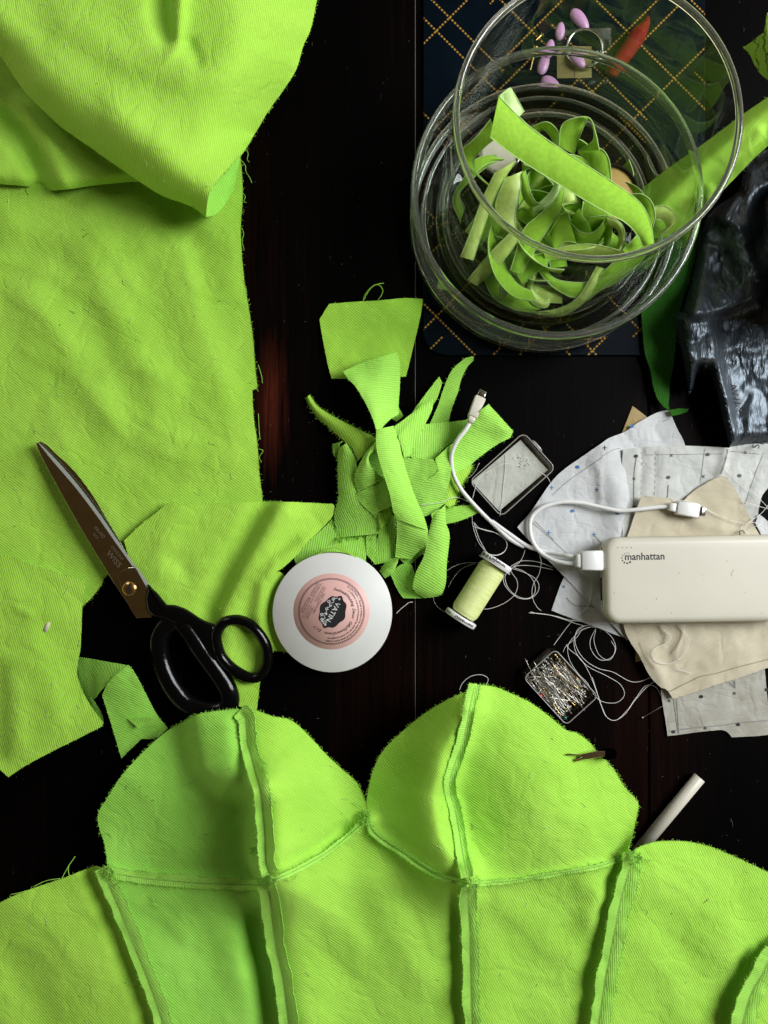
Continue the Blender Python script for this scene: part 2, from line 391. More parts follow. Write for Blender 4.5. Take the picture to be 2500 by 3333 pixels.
def sheet(outline, zf, ang=40, grid=11, t=.7, jit=.5, fr=0, frlen=1.3, mb=None, mi=0, corner=38, seed=1, z0=None):
    """flat piece cut to an outline (px) and laid over the height function zf(Q)->mm; returns MB"""
    mb = mb or MB(); B = outline_curve(outline, grid, corner)[:, :]
    Bz = B[:, 2] if B.shape[1] > 2 else None; B = B[:, :2].copy()
    if jit:
        for i in range(len(B)):
            B[i] += jit * 2 * np.array((noise.noise((B[i][0]*.11, B[i][1]*.11, seed)), noise.noise((B[i][0]*.11, B[i][1]*.11, seed+9))))
    x0, y0 = B.min(0); x1, y1 = B.max(0)
    gx, gy = np.meshgrid(np.arange(x0, x1, grid), np.arange(y0, y1, grid*.866))
    gx = gx + (np.arange(gx.shape[0]) % 2)[:, None]*grid*.5
    G = np.stack([gx.ravel(), gy.ravel()], 1) + rng.uniform(-.12, .12, (gx.size, 2))*grid
    G = G[inside(G, B)]
    if len(G):
        d, _ = seg_dist(G, list(B) + [B[0]]); G = G[np.abs(d) > grid*.45]
    P = np.concatenate([B, G]); nb = len(B)
    r = geometry.delaunay_2d_cdt([Vector(p) for p in P], [], [list(range(nb))], 1, 1e-5)
    V2 = np.array([v[:] for v in r[0]]); F = [list(f) for f in r[2]]; orig = r[3]
    z = zf(V2) if callable(zf) else np.full(len(V2), float(zf))
    if Bz is not None:
        dd = ((V2[:, None, :] - B[None, ::2, :])**2).sum(2) + 4.0; wgt = dd**-1.3
        z = z + (wgt*Bz[None, ::2]).sum(1)/wgt.sum(1)
    # boundary loop in output indices
    m = {}
    for i, os_ in enumerate(orig):
        for o_ in os_: m[o_] = i
    bl = [m[i] for i in range(nb) if i in m]
    V = atn(V2, z)
    F2 = []
    for f in F:
        a, b, c = V[f[0]], V[f[1]], V[f[2]]
        if (b[0]-a[0])*(c[1]-a[1]) - (b[1]-a[1])*(c[0]-a[0]) < 0: f = f[::-1]
        F2.append(f)
    A = math.radians(ang); q = V2*.25
    uv = np.stack([q[:, 0]*math.cos(A) + q[:, 1]*math.sin(A), -q[:, 0]*math.sin(A) + q[:, 1]*math.cos(A)], 1)
    thicken(mb, V, np.array(F2), uv, t, bl, mi)
    if fr:
        E = V[bl + [bl[0]]]; cyc = np.roll(E[:-1], -1, 0) - E[:-1]
        area = sum(E[i][0]*E[i+1][1] - E[i+1][0]*E[i][1] for i in range(len(E)-1))
        o = np.stack([cyc[:, 1], -cyc[:, 0], cyc[:, 2]*0], 1) * (1 if area > 0 else -1)
        l = np.linalg.norm(o, axis=1); l[l == 0] = 1
        fibres(mb, E, o/l[:, None], fr, frlen, mi=mi)
    return mb
def strip(L, R, ang=60, step=7, cols=7, bow=0.0, t=.7, mb=None, mi=0, fr=0, frlen=1.2, wob=0.0, mi_under=None, seed=3):
    """band between two edges L and R (lists of x,y,z)"""
    mb = mb or MB()
    n = 0
    for X in (L, R): n = max(n, sum(np.hypot(X[i+1][0]-X[i][0], X[i+1][1]-X[i][1]) + abs(X[i+1][2]-X[i][2])*4*.6 for i in range(len(X)-1)))
    n = max(4, int(n/step))
    def res(X):
        c = catmull([(p[0], p[1], p[2]*4) for p in X], 2.0); d = np.r_[0, np.cumsum(np.linalg.norm(np.diff(c, axis=0), axis=1))]
        tt = np.linspace(0, d[-1], n+1); return np.stack([np.interp(tt, d, c[:, k]) for k in range(3)], 1)
    a, b = res(L), res(R); a[:, 2] /= 4; b[:, 2] /= 4
    V = []; uv = []; s = 0
    for i in range(n+1):
        if i: s += np.linalg.norm((a[i]+b[i]-a[i-1]-b[i-1])[:2])/2*.25
        wd = np.linalg.norm((b[i]-a[i])[:2])*.25
        for k in range(cols):
            u = k/(cols-1); p = a[i]*(1-u) + b[i]*u
            z = p[2] + bow*4*u*(1-u) + (wob*noise.noise((p[0]*.03, p[1]*.03, seed)) if wob else 0)
            V.append(at(p[0], p[1], z)); A = math.radians(ang); y = (u-.5)*wd
            uv.append((s*math.cos(A) + y*math.sin(A), -s*math.sin(A) + y*math.cos(A)))
    F = []
    for i in range(n):
        for k in range(cols-1):
            q = i*cols + k; F.append([q, q+1, q+cols+1, q+cols])
    V = np.array(V); uv = np.array(uv)
    fn = normals(V, F)
    if fn[:, 2].mean() < 0: F = [f[::-1] for f in F]
    bl = [i*cols for i in range(n+1)] + [n*cols + k for k in range(1, cols)] + [i*cols + cols-1 for i in range(n-1, -1, -1)] + [k for k in range(cols-2, 0, -1)]
    thicken(mb, V, np.array(F), uv, t, bl, mi, mi_under)
    if fr:
        for X, sg in ((V[0::cols], -1), (V[cols-1::cols], 1)):
            o = (V[cols-1::cols] - V[0::cols])*sg; l = np.linalg.norm(o, axis=1); l[l == 0] = 1
            fibres(mb, X, o/l[:, None], fr, frlen, mi=mi)
    return mb
# ================================================================== SETTING
mb = MB()
def slab(x0, x1, y0, y1, z0, z1, mb, r=.0012):
    L = [[(x, y, z) for x, y in ((x0+i, y0+i), (x1-i, y0+i), (x1-i, y1-i), (x0+i, y1-i))] for i, z in ((0, z0), (0, z1-r), (r, z1))]
    V, F = loft(L); mb.add(V, F)
seam_x = at(1352, 0, 0)[0]
for k in range(-5, 6):
    x0 = seam_x + k*.19; slab(x0 + .0003, x0 + .1897, -.9, .9, -.03, 0.0, mb)
t_ = mb.build('table_top', M_WOOD, smooth=False); tag(t_, kind='structure')
# light filler in the joint between two boards
mb = MB(); V = [at(1351.3, y, 0) for y in (-600, 4000)] + [at(1353.2, y, 0) for y in (4000, -600)]
mb.add([(v[0], v[1], -.0006) for v in V], [(3, 2, 1, 0)])
tag(mb.build('board_joint', plain('joint_dust', (.11, .10, .085), .8), smooth=False), kind='structure')

# ================================================================== BOARD UNDER THE VASE
def board_mat():
    m, t, b = nt('navy_printed_board'); c = coord(t); sp = t.nodes.new('ShaderNodeSeparateXYZ'); t.links.new(c, sp.inputs[0])
    x, y = sp.outputs['X'], sp.outputs['Y']
    a = mathn(t, 'MULTIPLY', mathn(t, 'ADD', x, y), .7071); d = mathn(t, 'MULTIPLY', mathn(t, 'SUBTRACT', x, y), .7071)
    P = .0545
    def fam(p, q, off):
        p1 = mathn(t, 'ADD', p, off)
        cell = mathn(t, 'FLOOR', mathn(t, 'DIVIDE', p1, P)); fr = mathn(t, 'SUBTRACT', p1, mathn(t, 'MULTIPLY', cell, P))
        l1 = mathn(t, 'LESS_THAN', mathn(t, 'ABSOLUTE', mathn(t, 'SUBTRACT', fr, .006)), .00068)
        l2 = mathn(t, 'LESS_THAN', mathn(t, 'ABSOLUTE', mathn(t, 'SUBTRACT', fr, .0212)), .00068)
        # every other stretch of the second line is left blank
        qc = mathn(t, 'FLOOR', mathn(t, 'DIVIDE', mathn(t, 'ADD', q, off*1.7), P*2)); par = mathn(t, 'MODULO', mathn(t, 'ABSOLUTE', mathn(t, 'ADD', qc, cell)), 2.0)
        l2 = mathn(t, 'MULTIPLY', l2, mathn(t, 'GREATER_THAN', par, .5))
        dash = mathn(t, 'GREATER_THAN', mathn(t, 'SINE', mathn(t, 'MULTIPLY', q, 2*math.pi/.0030)), -.25)
        return mathn(t, 'MULTIPLY', mathn(t, 'MAXIMUM', l1, l2), dash)
    f = mathn(t, 'MAXIMUM', fam(a, d, .3), fam(d, a, .306))
    nz = noisen(t, c, 40, 3)
    base = ramp(t, nz, [(.3, (.0007, .0026, .0055)), (.7, (.0014, .0048, .009))])
    mx = t.nodes.new('ShaderNodeMix'); mx.data_type = 'RGBA'; t.links.new(f, mx.inputs[0]); t.links.new(base, mx.inputs[6]); mx.inputs[7].default_value = (.36, .20, .035, 1)
    t.links.new(mx.outputs[2], b.inputs['Base Color']); b.inputs['Roughness'].default_value = .45; b.inputs['Specular IOR Level'].default_value = .05
    return m
BZ = 3.0
c0 = at(1379, 1156, BZ); c1 = at(2295, -330, BZ); cxm, cym = (c0[0]+c1[0])/2, (c0[1]+c1[1])/2
hx, hy = (c1[0]-c0[0])/2, (c1[1]-c0[1])/2
L = [[(cxm + x, cym + y, z) for x, y in rrect(hx - i, hy - i, .018)] for i, z in ((0, .0003), (0, .0026), (.0004, .003))]
V, F = loft(L)
bd = link('patterned_board', V, F, None, smooth=False, mats=[board_mat()])
tag(bd, 'dark navy board printed with gold dashed lattice, under the glass vase', 'board')

# ================================================================== BIG GREEN CLOTH, TOP LEFT
def Zc(z0, amp, scale, seed, ridges=(), rolls=(), zmin=.8):
    def f(Q):
        z = np.full(len(Q), float(z0)) + amp*fbm(Q, scale, seed)
        for pl, h, a, b in ridges: z = z + ridge(Q, pl, h, a, b)
        for pl, R, H in rolls:
            d, _ = seg_dist(Q, pl); d = np.clip(np.abs(d)/R, 0, 1); z = z - H*(1 - d)**2.3
        return np.maximum(z, zmin)
    return f
root = empty('cloth_length', at(420, 900, 0), 'large lime twill cloth folded over on itself at its upper end, under the shears', 'fabric')
outA = K('D', '-40,300 515,300 520,345 524,420 520,500 526,590 533,640 545,720 551,790 556,838 545,843 548,900 556,960 560,1020 567,1085 560,1130 400,1150 300,1200 232,1241 218,1265 180,1307 120,1330 -40,1340')
rA = [(K('D', '60,640 150,760 240,900'), 4.5, 70, 60), (K('D', '200,560 260,700 330,840'), 4.5, 60, 90), (K('D', '60,1000 200,900 320,880'), 3.5, 70, 70),
      (K('D', '380,560 420,700 480,840'), 4, 80, 60), (K('D', '330,960 420,1000 500,980'), 3, 50, 70), (K('D', '20,480 160,520 300,500'), 4, 60, 60), (K('D', '440,470 480,520 500,600'), 3, 60, 60), (K('D', '230,800 300,780 370,830'), 2.5, 40, 40)] + [(K('D', s_), h_*.6, a_*1.3, b_*1.4) for s_, h_, a_, b_ in (('0,560 120,600 260,690', 1.6, 14, 30), ('180,470 250,560 300,640', 1.4, 12, 26), ('400,600 440,640 520,650', 1.2, 10, 22), ('60,760 170,820 280,960', 1.5, 14, 30), ('300,900 380,950 440,960', 1.3, 10, 24), ('100,900 160,1000 170,1090', 1.5, 16, 30), ('420,880 470,930 540,950', 1.2, 10, 24), ('20,640 90,680 140,760', 1.2, 10, 22), ('340,480 400,560 420,650', 1.3, 12, 26))]
sheet(outA, Zc(5, 1.5, 260, 1, rA), 37, 11, fr=.8, frlen=1.6, seed=1, mb=(ma := MB())); ma.build('flat_layer', M_LIME, root)
foldB = K('D', '-60,397 0,398 60,403 105,411 145,409 210,400 280,393 340,388')
outB = foldB + K('D', '480,330 480,100 -60,100')
rB = [(K('D', '-20,250 40,300 80,370 90,420'), -13, 34, 44), (K('D', '60,230 110,330 150,420'), 7, 50, 34)]
sheet(outB, jit=.0, zf=Zc(20, 1.5, 220, 2, rB, [(foldB, 44, 9)]), ang=52, grid=11, seed=2, mb=(ma := MB())); ma.build('middle_fold', M_LIME, root)
foldF = K('c1', '890,934 820,890 700,845 610,790 500,715 380,630 260,545 190,480 110,400 60,330 0,240 -80,160')
outF = K('D', '-60,-40 700,-40 685,0 672,60 655,100 640,150 612,195 583,235 550,290 525,330 505,350 478,380 455,410 447,440') + foldF
rF = [(K('D', '352,-40 352,30 362,85'), -13, 42, 30), (K('D', '392,-40 385,40 372,100'), 8, 60, 26), (K('D', '150,60 260,120 400,165 480,170'), 5, 60, 90),
      (K('D', '410,95 425,130'), -4, 24, 24), (K('D', '-20,40 90,110 200,200 330,300'), 5, 90, 70), (K('D', '250,250 360,330 440,400'), 5, 60, 60), (K('D', '520,60 500,200 440,300'), 4, 80, 60)]
edgeF = K('D', '700,-40 685,0 672,60 655,100 640,150 612,195 583,235 550,290')
sheet(outF, Zc(62, 2.0, 300, 3, rF, [(foldF, 120, 20), (edgeF, 330, 50)]), 80, 11, fr=.6, frlen=1.4, seed=3, mb=(ma := MB())); ma.build('folded_flap', M_LIME, root)
outI = K('c1', '820,870,46 892,936,40 935,925,20 985,865,8 1018,790,8 1043,650,9 900,700,34 800,780,46')
sheet(outI, 0, 60, 10, seed=4, fr=.4, mb=(ma := MB())); ma.build('fold_underside', M_LIME_B, root)
# long loose yarns on the edge of the big cloth
for s_ in ('1050,655 1065,650 1072,665 1068,690 1078,700', '1040,690 1060,715 1062,740 1080,770 1088,790', '1045,830 1060,850 1052,870 1065,875', '1045,985 1053,1010 1046,1040 1055,1080', '1060,1235 1066,1262', '1115,1575 1130,1625 1133,1655', '1180,462 1165,475 1160,490', '1215,395 1200,408', '1360,30 1362,60', '1104,568 1085,585'):
    mb = MB(); mb.tube([at(p[0], p[1], 1.2) for p in catmull(K('c1', s_), 4)], .00028, 4); mb.build('loose_yarn', M_LIME_B, root)
for s_ in ('1395,160 1400,260 1405,300', '1392,350 1420,360 1400,395 1412,420', '1380,20 1395,40'):
    mb = MB(); mb.tube([at(p[0], p[1], 1.2) for p in catmull(K('c3', s_), 4)], .00028, 4); mb.build('loose_yarn', M_LIME_B, root)

# lower left piece and its curled offcut
outC = K('c3', '-30,922 80,935 95,945 200,985 300,1015 400,1045 455,1062 460,1090 448,1150 444,1200 440,1290 438,1340 432,1440 421,1490 416,1560 430,1620 460,1690 510,1770 555,1830 549,1850 400,1925 270,1990 140,2060') + K('c6', '36,438 0,405 -40,380')
rC = [(K('c3', '60,1150 200,1250 330,1270'), 2.5, 60, 60), (K('c3', '150,1400 250,1600 300,1800'), 4, 80, 60), (K('c3', '0,1500 60,1700 70,1900'), 4, 70, 50), (K('c3', '90,1215 160,1240'), 1.5, 12, 12), (K('c3', '-10,1560 -10,2000'), -6, 40, 40)]
rootc = sheet(outC, Zc(13, 1.3, 220, 5, rC), 74, 11, fr=.5, frlen=1.1, seed=5).build('cloth_piece', M_LIME)
tag(rootc, 'lime cloth piece with concave right edge, lower left, lying partly over the large cloth', 'fabric')
root = empty('curled_offcut', at(330, 2250, 0), 'lime twill offcut bent in a loop, coming out from under the lower left cloth piece', 'fabric scrap')
strip(K('c3', '415,1472,3 520,1490,14 620,1506,24 692,1519,30'), K('c3', '430,1640,3 500,1700,8 540,1660,18 625,1575,28'), 60, 8, 7, 2, seed=6).build('bent_band', M_LIME_B, root)
outG = K('c3', '692,1519,31 720,1550,28 770,1640,20 800,1700,14 850,1790,8 905,1860,4 840,1912,4 765,1916,4 655,2022,3 620,1900,6 580,1770,12 552,1682,18 580,1620,25 640,1556,30')
sheet(outG, 0, 25, 9, fr=.3, seed=7).build('front_band', M_LIME_B, root)
sheet(K('c3', '688,1808,7 740,1802,8 815,1800,10 830,1806,9 770,1840,8 752,1862,8'), 4, 110, 6, jit=.2, seed=8).build('cut_corner', M_LIME_B, root)
sheet(K('c3', '420,1480,2 470,1650,6 512,1722,8 550,1780,2 560,1835,1.5 540,1850,1.5 480,1760,1.5 430,1640,1.5'), 0, 25, 9, seed=9).build('shaded_band', M_LIME_B, root)

# curved piece under the shears and the ribbon roll
outD = K('c3', '670,845 760,760 850,690 925,628 948,642 962,651 1100,645 1300,638 1420,633 1520,632') + K('c4', '90,1216 260,1218 470,1228 479,1240 470,1290 440,1330 380,1390 330,1440 270,1510 205,1570 170,1592 205,1612 260,1720 200,2000 238,2034 150,2018') + K('c3', '1480,1442 1405,1612 1400,1640 1394,1700 1386,1760 1290,1740 1150,1550 1000,1350 850,1200 720,1000')
rD = [(K('c3', '1500,690 1400,870 1310,1030 1210,1240'), 13, 26, 75), (K('c3', '1420,650 1330,830 1240,980 1140,1200'), -5, 40, 60), (K('c3', '1640,860 1500,980 1425,1090 1400,1240 1420,1400'), 9, 30, 60), (K('c3', '960,650 900,800 860,1000'), 3, 60, 60), (K('c3', '930,940 990,980 1010,1040'), -2, 30, 30), (K('c3', '1210,1400 1260,1600'), 3, 50, 50)]
dpc = sheet(outD, Zc(11.5, 1.0, 200, 11, rD), 117, 11, fr=.5, frlen=1.1, seed=11).build('curved_cloth_piece', M_LIME)
tag(dpc, 'lime cloth piece with curved cut edges, under the handles of the shears', 'fabric')

# ================================================================== CORSET
S1 = K('c6', '440,830 480,920 520,1010 560,1110 600,1210 640,1310 680,1420 722,1545')
S2 = K('c6', '1152,900 1170,960 1185,1080 1200,1190 1225,1300 1240,1400 1258,1545')
S3 = K('c7', '368,898 370,1000 375,1100 378,1250 382,1400 386,1545')
S4 = K('c7', '1075,770 1060,850 1030,960 1010,1060 985,1180 960,1320 925,1545')
S5 = K('c7', '1690,1190 1659,1245 1640,1290 1590,1380 1545,1545')
CL = K('s8', '240,190 300,250 312,330 320,420 325,520 350,590 390,740 420,850 450,960 470,1090 480,1250 495,1400 500,1550 510,1700 545,1790')
CR = K('c7', '395,35 375,130 350,260 320,350 290,440 290,510 310,580 325,660 340,750 362,870')
UL = K('c6', '480,850 620,872 750,884 870,893 1000,898 1130,902')
UM = K('c6', '1165,890 1280,838 1400,770 1500,692 1555,645 1600,625')
UR = K('c7', '-62,630 -50,670 0,714 80,764 150,814 230,860 300,882 370,898')
UE = K('c7', '380,900 550,885 700,861 850,836 950,815 1060,768')
def off(pl, dx, dy=0): return [(p[0]+dx, p[1]+dy) for p in pl]
RB = [(S1, 8, 26, 120), (S2, 15, 26, 150), (S3, 10, 24, 150), (S4, 9, 30, 150), (S5, 12, 30, 150),
      (off(S1, -48), -6, 30, 30), (off(S2[2:], -62), -14, 42, 70), (off(S3, -42), -4, 26, 40), (off(S4, -48), -3, 28, 40), (off(S5, -50), -4, 30, 40),
      # left cup
      (CL[2:], 30, 120, 250), (CL[9:], 26, 26, 150), (off(CL[9:], -60), -16, 60, 60), (K('c6', '1300,420 1230,560 1230,700'), 6, 120, 80), (K('c6', '850,140 862,260 890,390 985,470 1060,490'), 21, 44, 96),
      (K('c6', '1040,190 1050,300 1060,430'), -6, 34, 30), (K('c6', '1340,240 1450,380 1560,500'), -4, 60, 60), (K('c6', '620,500 700,640 800,760'), 5, 140, 140), (UM, 5, 24, 24), (K('c6', '1180,850 1300,790 1480,670'), -4, 26, 26),
      # right cup
      (K('c7', '345,140 250,330 205,520 235,700 330,850'), 36, 110, 50), (CR, 6, 22, 22), (K('c7', '280,520 290,650 320,800'), -4, 26, 26), (K('c7', '480,250 620,480 700,650'), 22, 230, 230), (K('c7', '60,330 20,480 40,600'), 7, 90, 90),
      (UR, 4, 24, 24), (UE, 3, 20, 20), (UL, 2, 24, 24),
      # bodice wrinkles
      ] + [(K('c6', s_), h_*.45, a_*1.3, b_*1.5) for s_, h_, a_, b_ in (('1290,960 1400,1010 1520,1060', 1.3, 8, 22), ('1320,1120 1430,1190 1560,1290', 1.3, 8, 24), ('600,1000 720,1060 800,1160', 1.1, 8, 20), ('150,1050 240,1130 300,1240', 1.2, 8, 20), ('60,1150 180,1200 260,1290', 1.1, 8, 20), ('560,470 640,540 700,640', 1.0, 8, 22), ('1240,330 1330,420 1400,520', 1.1, 8, 22))] + [(K('c7', s_), h_*.45, a_*1.3, b_*1.5) for s_, h_, a_, b_ in (('480,1000 600,1090 690,1200', 1.3, 8, 22), ('520,1250 650,1300 780,1330', 1.1, 8, 20), ('1180,860 1300,930 1400,1040', 1.2, 8, 22), ('1250,1100 1370,1190 1500,1230', 1.2, 8, 22), ('100,930 180,1060 220,1200', 1.2, 8, 22), ('520,200 640,290 740,420', 1.1, 8, 24), ('600,560 720,600 860,660', 1.1, 8, 24))] + [
      (K('c6', '1300,950 1420,1050 1540,1150'), 2.5, 60, 40), (K('c6', '1280,1000 1380,1140 1500,1300'), -2, 50, 50), (K('c7', '-40,900 60,1100 150,1300'), 4, 60, 70), (K('c6', '100,1000 250,1100 400,1300'), 3, 90, 90), (K('c6', '60,1250 160,1400 200,1500'), -3, 60, 60),
      (K('c7', '880,900 930,960 900,1050'), 5, 50, 50), (K('c7', '500,960 640,1050 760,1200'), 2.5, 60, 60), (K('c7', '1200,900 1350,1050 1450,1200'), 3.5, 70, 80), (K('c7', '1300,800 1400,900 1500,1100'), 2.5, 60, 60), (K('c7', '1130,1150 1250,1300 1280,1450'), 3, 60, 60), (K('c6', '900,1000 1000,1150 1040,1300'), 3, 60, 60), (K('c6', '700,980 780,1100'), 2, 40, 60)]
_zb = Zc(17, 1.4, 200, 21, RB, (), 1.0)
def zbody(Q): return _zb(Q)
corset = empty('corset', at(1250, 2900, 0), 'unfinished lime twill corset with domed cups and raw open seams, wrong side up', 'garment')
P1 = K('c6', '-60,1010 0,980 60,950 150,915 280,872 380,832 415,825') + S1 + K('c6', '-60,1545')
P2 = S1[::-1] + K('c6', '490,852') + UL[1:-1] + S2 + []
P3 = S2[::-1] + UM[1:] + UR[1:] + S3
P4 = S3[::-1] + UE[1:-1] + S4
P5 = S4[::-1] + K('c7', '1100,742 1140,725 1200,714 1300,715 1400,735 1500,775 1600,820 1659,848 1720,880 1720,1545')
topL = K('c6', '1030,142 950,150 860,165 790,200 720,240 650,300 580,370 520,440 470,520 425,595 430,660 450,720 460,780 466,830')
topR = K('c6', '1060,135 1110,150 1180,175 1240,185 1290,215 1350,275 1420,350 1480,405 1540,460 1578,540 1592,600')
LCL = topL + UL + [UM[0]] + CL[::-1][1:]
LCR = [CL[0]] + topR + UM[::-1] + CL[::-1][1:-1]
RCL = [CR[0]] + K('c7', '370,60 280,100 180,160 80,240 0,320 -39,390 -59,450 -74,540 -70,600') + UR + CR[::-1][1:-1]
RCR = [CR[0]] + K('c7', '408,40 480,48 560,80 640,120 720,180 790,235 830,245 880,280 930,335 990,400 1040,480 1097,545 1095,590 1085,640 1070,700 1055,745') + UE[::-1] + CR[::-1][1:-1]
for nm, ol, a, mt, fr in (('front_panel', P1, 47, M_LIME, .4), ('front_panel', P2, 42, M_LIME_B, .2), ('front_panel', P3, 33, M_LIME_C, .2), ('front_panel', P4, 62, M_LIME_C, .2), ('front_panel', P5, 64, M_LIME_C, 1.2),
        ('cup_panel', LCL, 40, M_LIME_B, 1.9), ('cup_panel', LCR, 36, M_LIME_C, 1.9), ('cup_panel', RCL, 52, M_LIME_C, 1.9), ('cup_panel', RCR, 36, M_LIME_C, 1.9)):
    sheet(ol, zbody, a, 10, fr=fr, frlen=1.45, seed=len(ol), corner=50).build(nm, mt, corset)
def seam(name, pl, wl, wr, lift=1.7, fr=1.1, ang=70, seed=1, edge=2.0, ragged=2.2, hl=1.0, hr=1.0):
    """two pressed-open allowances with raw edges along a seam line"""
    c = catmull([p[:2] for p in pl], 6.0); n = len(c); tg = np.gradient(c, axis=0); tg /= np.linalg.norm(tg, axis=1)[:, None]
    nr = np.stack([-tg[:, 1], tg[:, 0]], 1)     # right of the direction when y points down is (-ty, tx)
    cols = []
    for sgn, wd, hh in ((-1, wl, hl), (1, wr, hr)):
        for f, dz in (((1.0, edge), (.62, lift), (.2, lift*.75)) if sgn < 0 else ((.2, lift*.75), (.62, lift), (1.0, edge))):
            P = []
            for i in range(n):
                j = noise.noise((c[i][0]*.02, c[i][1]*.02, seed + sgn*5 + 20)); k = noise.noise((c[i][0]*.15, c[i][1]*.15, seed + sgn*3))
                wv = wd*(1 + .25*j) + (ragged*k if f == 1.0 else 0); P.append(np.r_[c[i] + nr[i]*sgn*wv*f, (dz + (1.6*j if f > .5 else 0))*hh])
            cols.append(np.array(P))
        if sgn < 0: cols.append(np.c_[c, np.full(n, .7)])
    base = zbody(c); mb = MB()
    V = []; uv = []; m = len(cols); A = math.radians(ang)
    Lc = np.r_[0, np.cumsum(np.linalg.norm(np.diff(c, axis=0), axis=1))]*.25
    for i in range(n):
        for q in range(m):
            p = cols[q][i]
            V.append((p[0], p[1], p[2])); y = float(np.linalg.norm(p[:2] - c[i]))*.25*(1 if q > 3 else -1)
            A2 = A if q > 3 else -A*.3
            uv.append((Lc[i]*math.cos(A2) + y*math.sin(A2), -Lc[i]*math.sin(A2) + y*math.cos(A2)))
    V = np.array(V); zb_ = zbody(V[:, :2]); zz = np.maximum(zb_, np.repeat(base, m) - .8) + V[:, 2]
    W = atn(V[:, :2], zz); F = []
    for i in range(n-1):
        for q in range(m-1):
            a = i*m + q; F.append([a, a+1, a+m+1, a+m])
    if normals(W, F)[:, 2].mean() < 0: F = [f[::-1] for f in F]
    bl = [i*m for i in range(n)] + [(n-1)*m + q for q in range(1, m)] + [i*m + m-1 for i in range(n-2, -1, -1)] + [q for q in range(m-2, 0, -1)]
    thicken(mb, W, np.array(F), np.array(uv), .7, bl)
    if fr:
        for q, s_ in ((0, -1), (m-1, 1)):
            E = W[q::m]; o = (W[m-1::m] - W[0::m])*s_; o /= np.linalg.norm(o, axis=1)[:, None]; fibres(mb, E, o, fr, 1.5)
    return mb.build(name, M_SCRAP, corset)
seam('seam_allowance', S1, 30, 26, seed=1, ang=62); seam('seam_allowance', S2, 26, 34, seed=2, ang=60, ragged=1.6); seam('seam_allowance', S3, 24, 30, seed=3, ang=60)
seam('seam_allowance', S4, 34, 30, seed=4, ang=40); seam('seam_allowance', S5, 34, 40, seed=5, ang=40)
seam('cup_seam_allowance', CL, 27, 27, seed=6, ang=68, ragged=3.2, fr=1.3, edge=2.4); seam('cup_seam_allowance', CR, 17, 22, seed=7, ang=70, ragged=3, fr=1.2, edge=2.4)
seam('under_cup_seam', UL, 20, 20, lift=1.2, edge=1.6, seed=8, ang=80, fr=.8); seam('under_cup_seam', UM, 9, 10, lift=2.2, edge=2.0, seed=9, ang=80, fr=1.0)
seam('under_cup_seam', UR, 9, 12, lift=1.8, edge=1.6, seed=10, ang=80, fr=1.6); seam('under_cup_seam', UE, 7, 10, lift=1.0, edge=1.0, seed=11, ang=80, fr=1.2)
# clumps of frayed ends where the seams meet, and stray yarns
for (x, y, r_, n_) in K('c6', '1150,890,24,150') and [(K('c6', '1150,890')[0] + (26, 130)), (K('c6', '470,850')[0] + (20, 70)), (K('c6', '1575,610')[0] + (18, 110)), (K('c7', '385,895')[0] + (22, 90)), (K('c7', '1085,780')[0] + (22, 80)), (K('c6', '1095,760')[0] + (14, 40))]:
    mb = MB()
    for _ in range(n_):
        a = random.uniform(0, 6.28); d = r_*math.sqrt(random.random()); px, py = x + d*math.cos(a), y + d*math.sin(a)*1.15
        z = float(zbody(np.array([[px, py]]))[0]) + random.uniform(1.5, 4); b = random.uniform(0, 6.28); q = []
        for k in range(4):
            q.append(at(px + k*3*math.cos(b), py + k*3*math.sin(b), z + random.uniform(-.4, 1.0))); b += random.uniform(-.9, .9)
        mb.tube(q, .00022, 3)
    tag(mb.build('frayed_tuft', M_SCRAP, corset), kind='stuff')
for s_, v in (('265,880 280,850 300,815 325,780', 'c6'), ('300,865 295,840 298,815', 'c6'), ('145,910 200,885 260,875', 'c6'), ('45,945 90,935 115,928', 'c6'), ('490,915 510,900 545,888', 'c6'), ('545,1325 570,1332 595,1335', 'c6'), ('660,955 668,985 690,1010', 'c6'), ('1140,370 1155,395 1135,415', 'c6'), ('1130,372 1128,390 1158,420', 'c6'), ('1085,700 1105,705 1108,690 1120,715', 'c6'), ('1095,755 1112,760 1110,775 1125,790', 'c6'), ('1235,880 1262,885 1290,860', 'c6'), ('1530,545 1548,558 1565,568', 'c6'), ('325,905 318,940 322,960 305,1000', 'c7'), ('330,1045 338,1075 325,1095', 'c7'), ('340,1110 336,1140 345,1170', 'c7'), ('1110,790 1140,792 1170,800', 'c7'), ('1075,800 1100,830 1128,855', 'c7'), ('360,870 372,900 376,940', 'c7')):
    c = catmull(K(v, s_), 5); z = zbody(c[:, :2])
    mb = MB(); mb.tube([at(p[0], p[1], zz + 3.5) for p, zz in zip(c, z)], .00030, 4); mb.build('loose_yarn', M_SCRAP, corset)
# ================================================================== OFFCUT PILE IN THE MIDDLE
def scrap(name, label, build, mat=None, group='lime twill offcuts in the heap'):
    return tag(build.build(name, mat or M_SCRAP), label, 'fabric scrap', group)
r_ = empty('fabric_scrap', at(1210, 1090, 0), 'flat five-sided lime offcut at the top of the heap, touching the navy board', 'fabric scrap', 'lime twill offcuts in the heap')
sheet(K('c4', '450,148 398,232 412,320 440,460 463,552 545,551 700,546 840,541 866,540 900,400 940,230 958,121 870,116 800,121 700,130 560,138'), Zc(2.2, 1.0, 140, 31, [(K('c4', '470,430 600,470 760,440'), 3, 60, 60)]), 40, 9, fr=.3, frlen=.9, seed=31).build('cloth', M_LIME, r_)
mb = MB()
mb.tube([at(p[0], p[1], p[2]) for p in catmull(K('c4', '635,130,3 640,105,4 665,70,7 700,44,8 725,50,8 740,75,6 730,105,5 712,128,3'), 4)], .0003, 4)
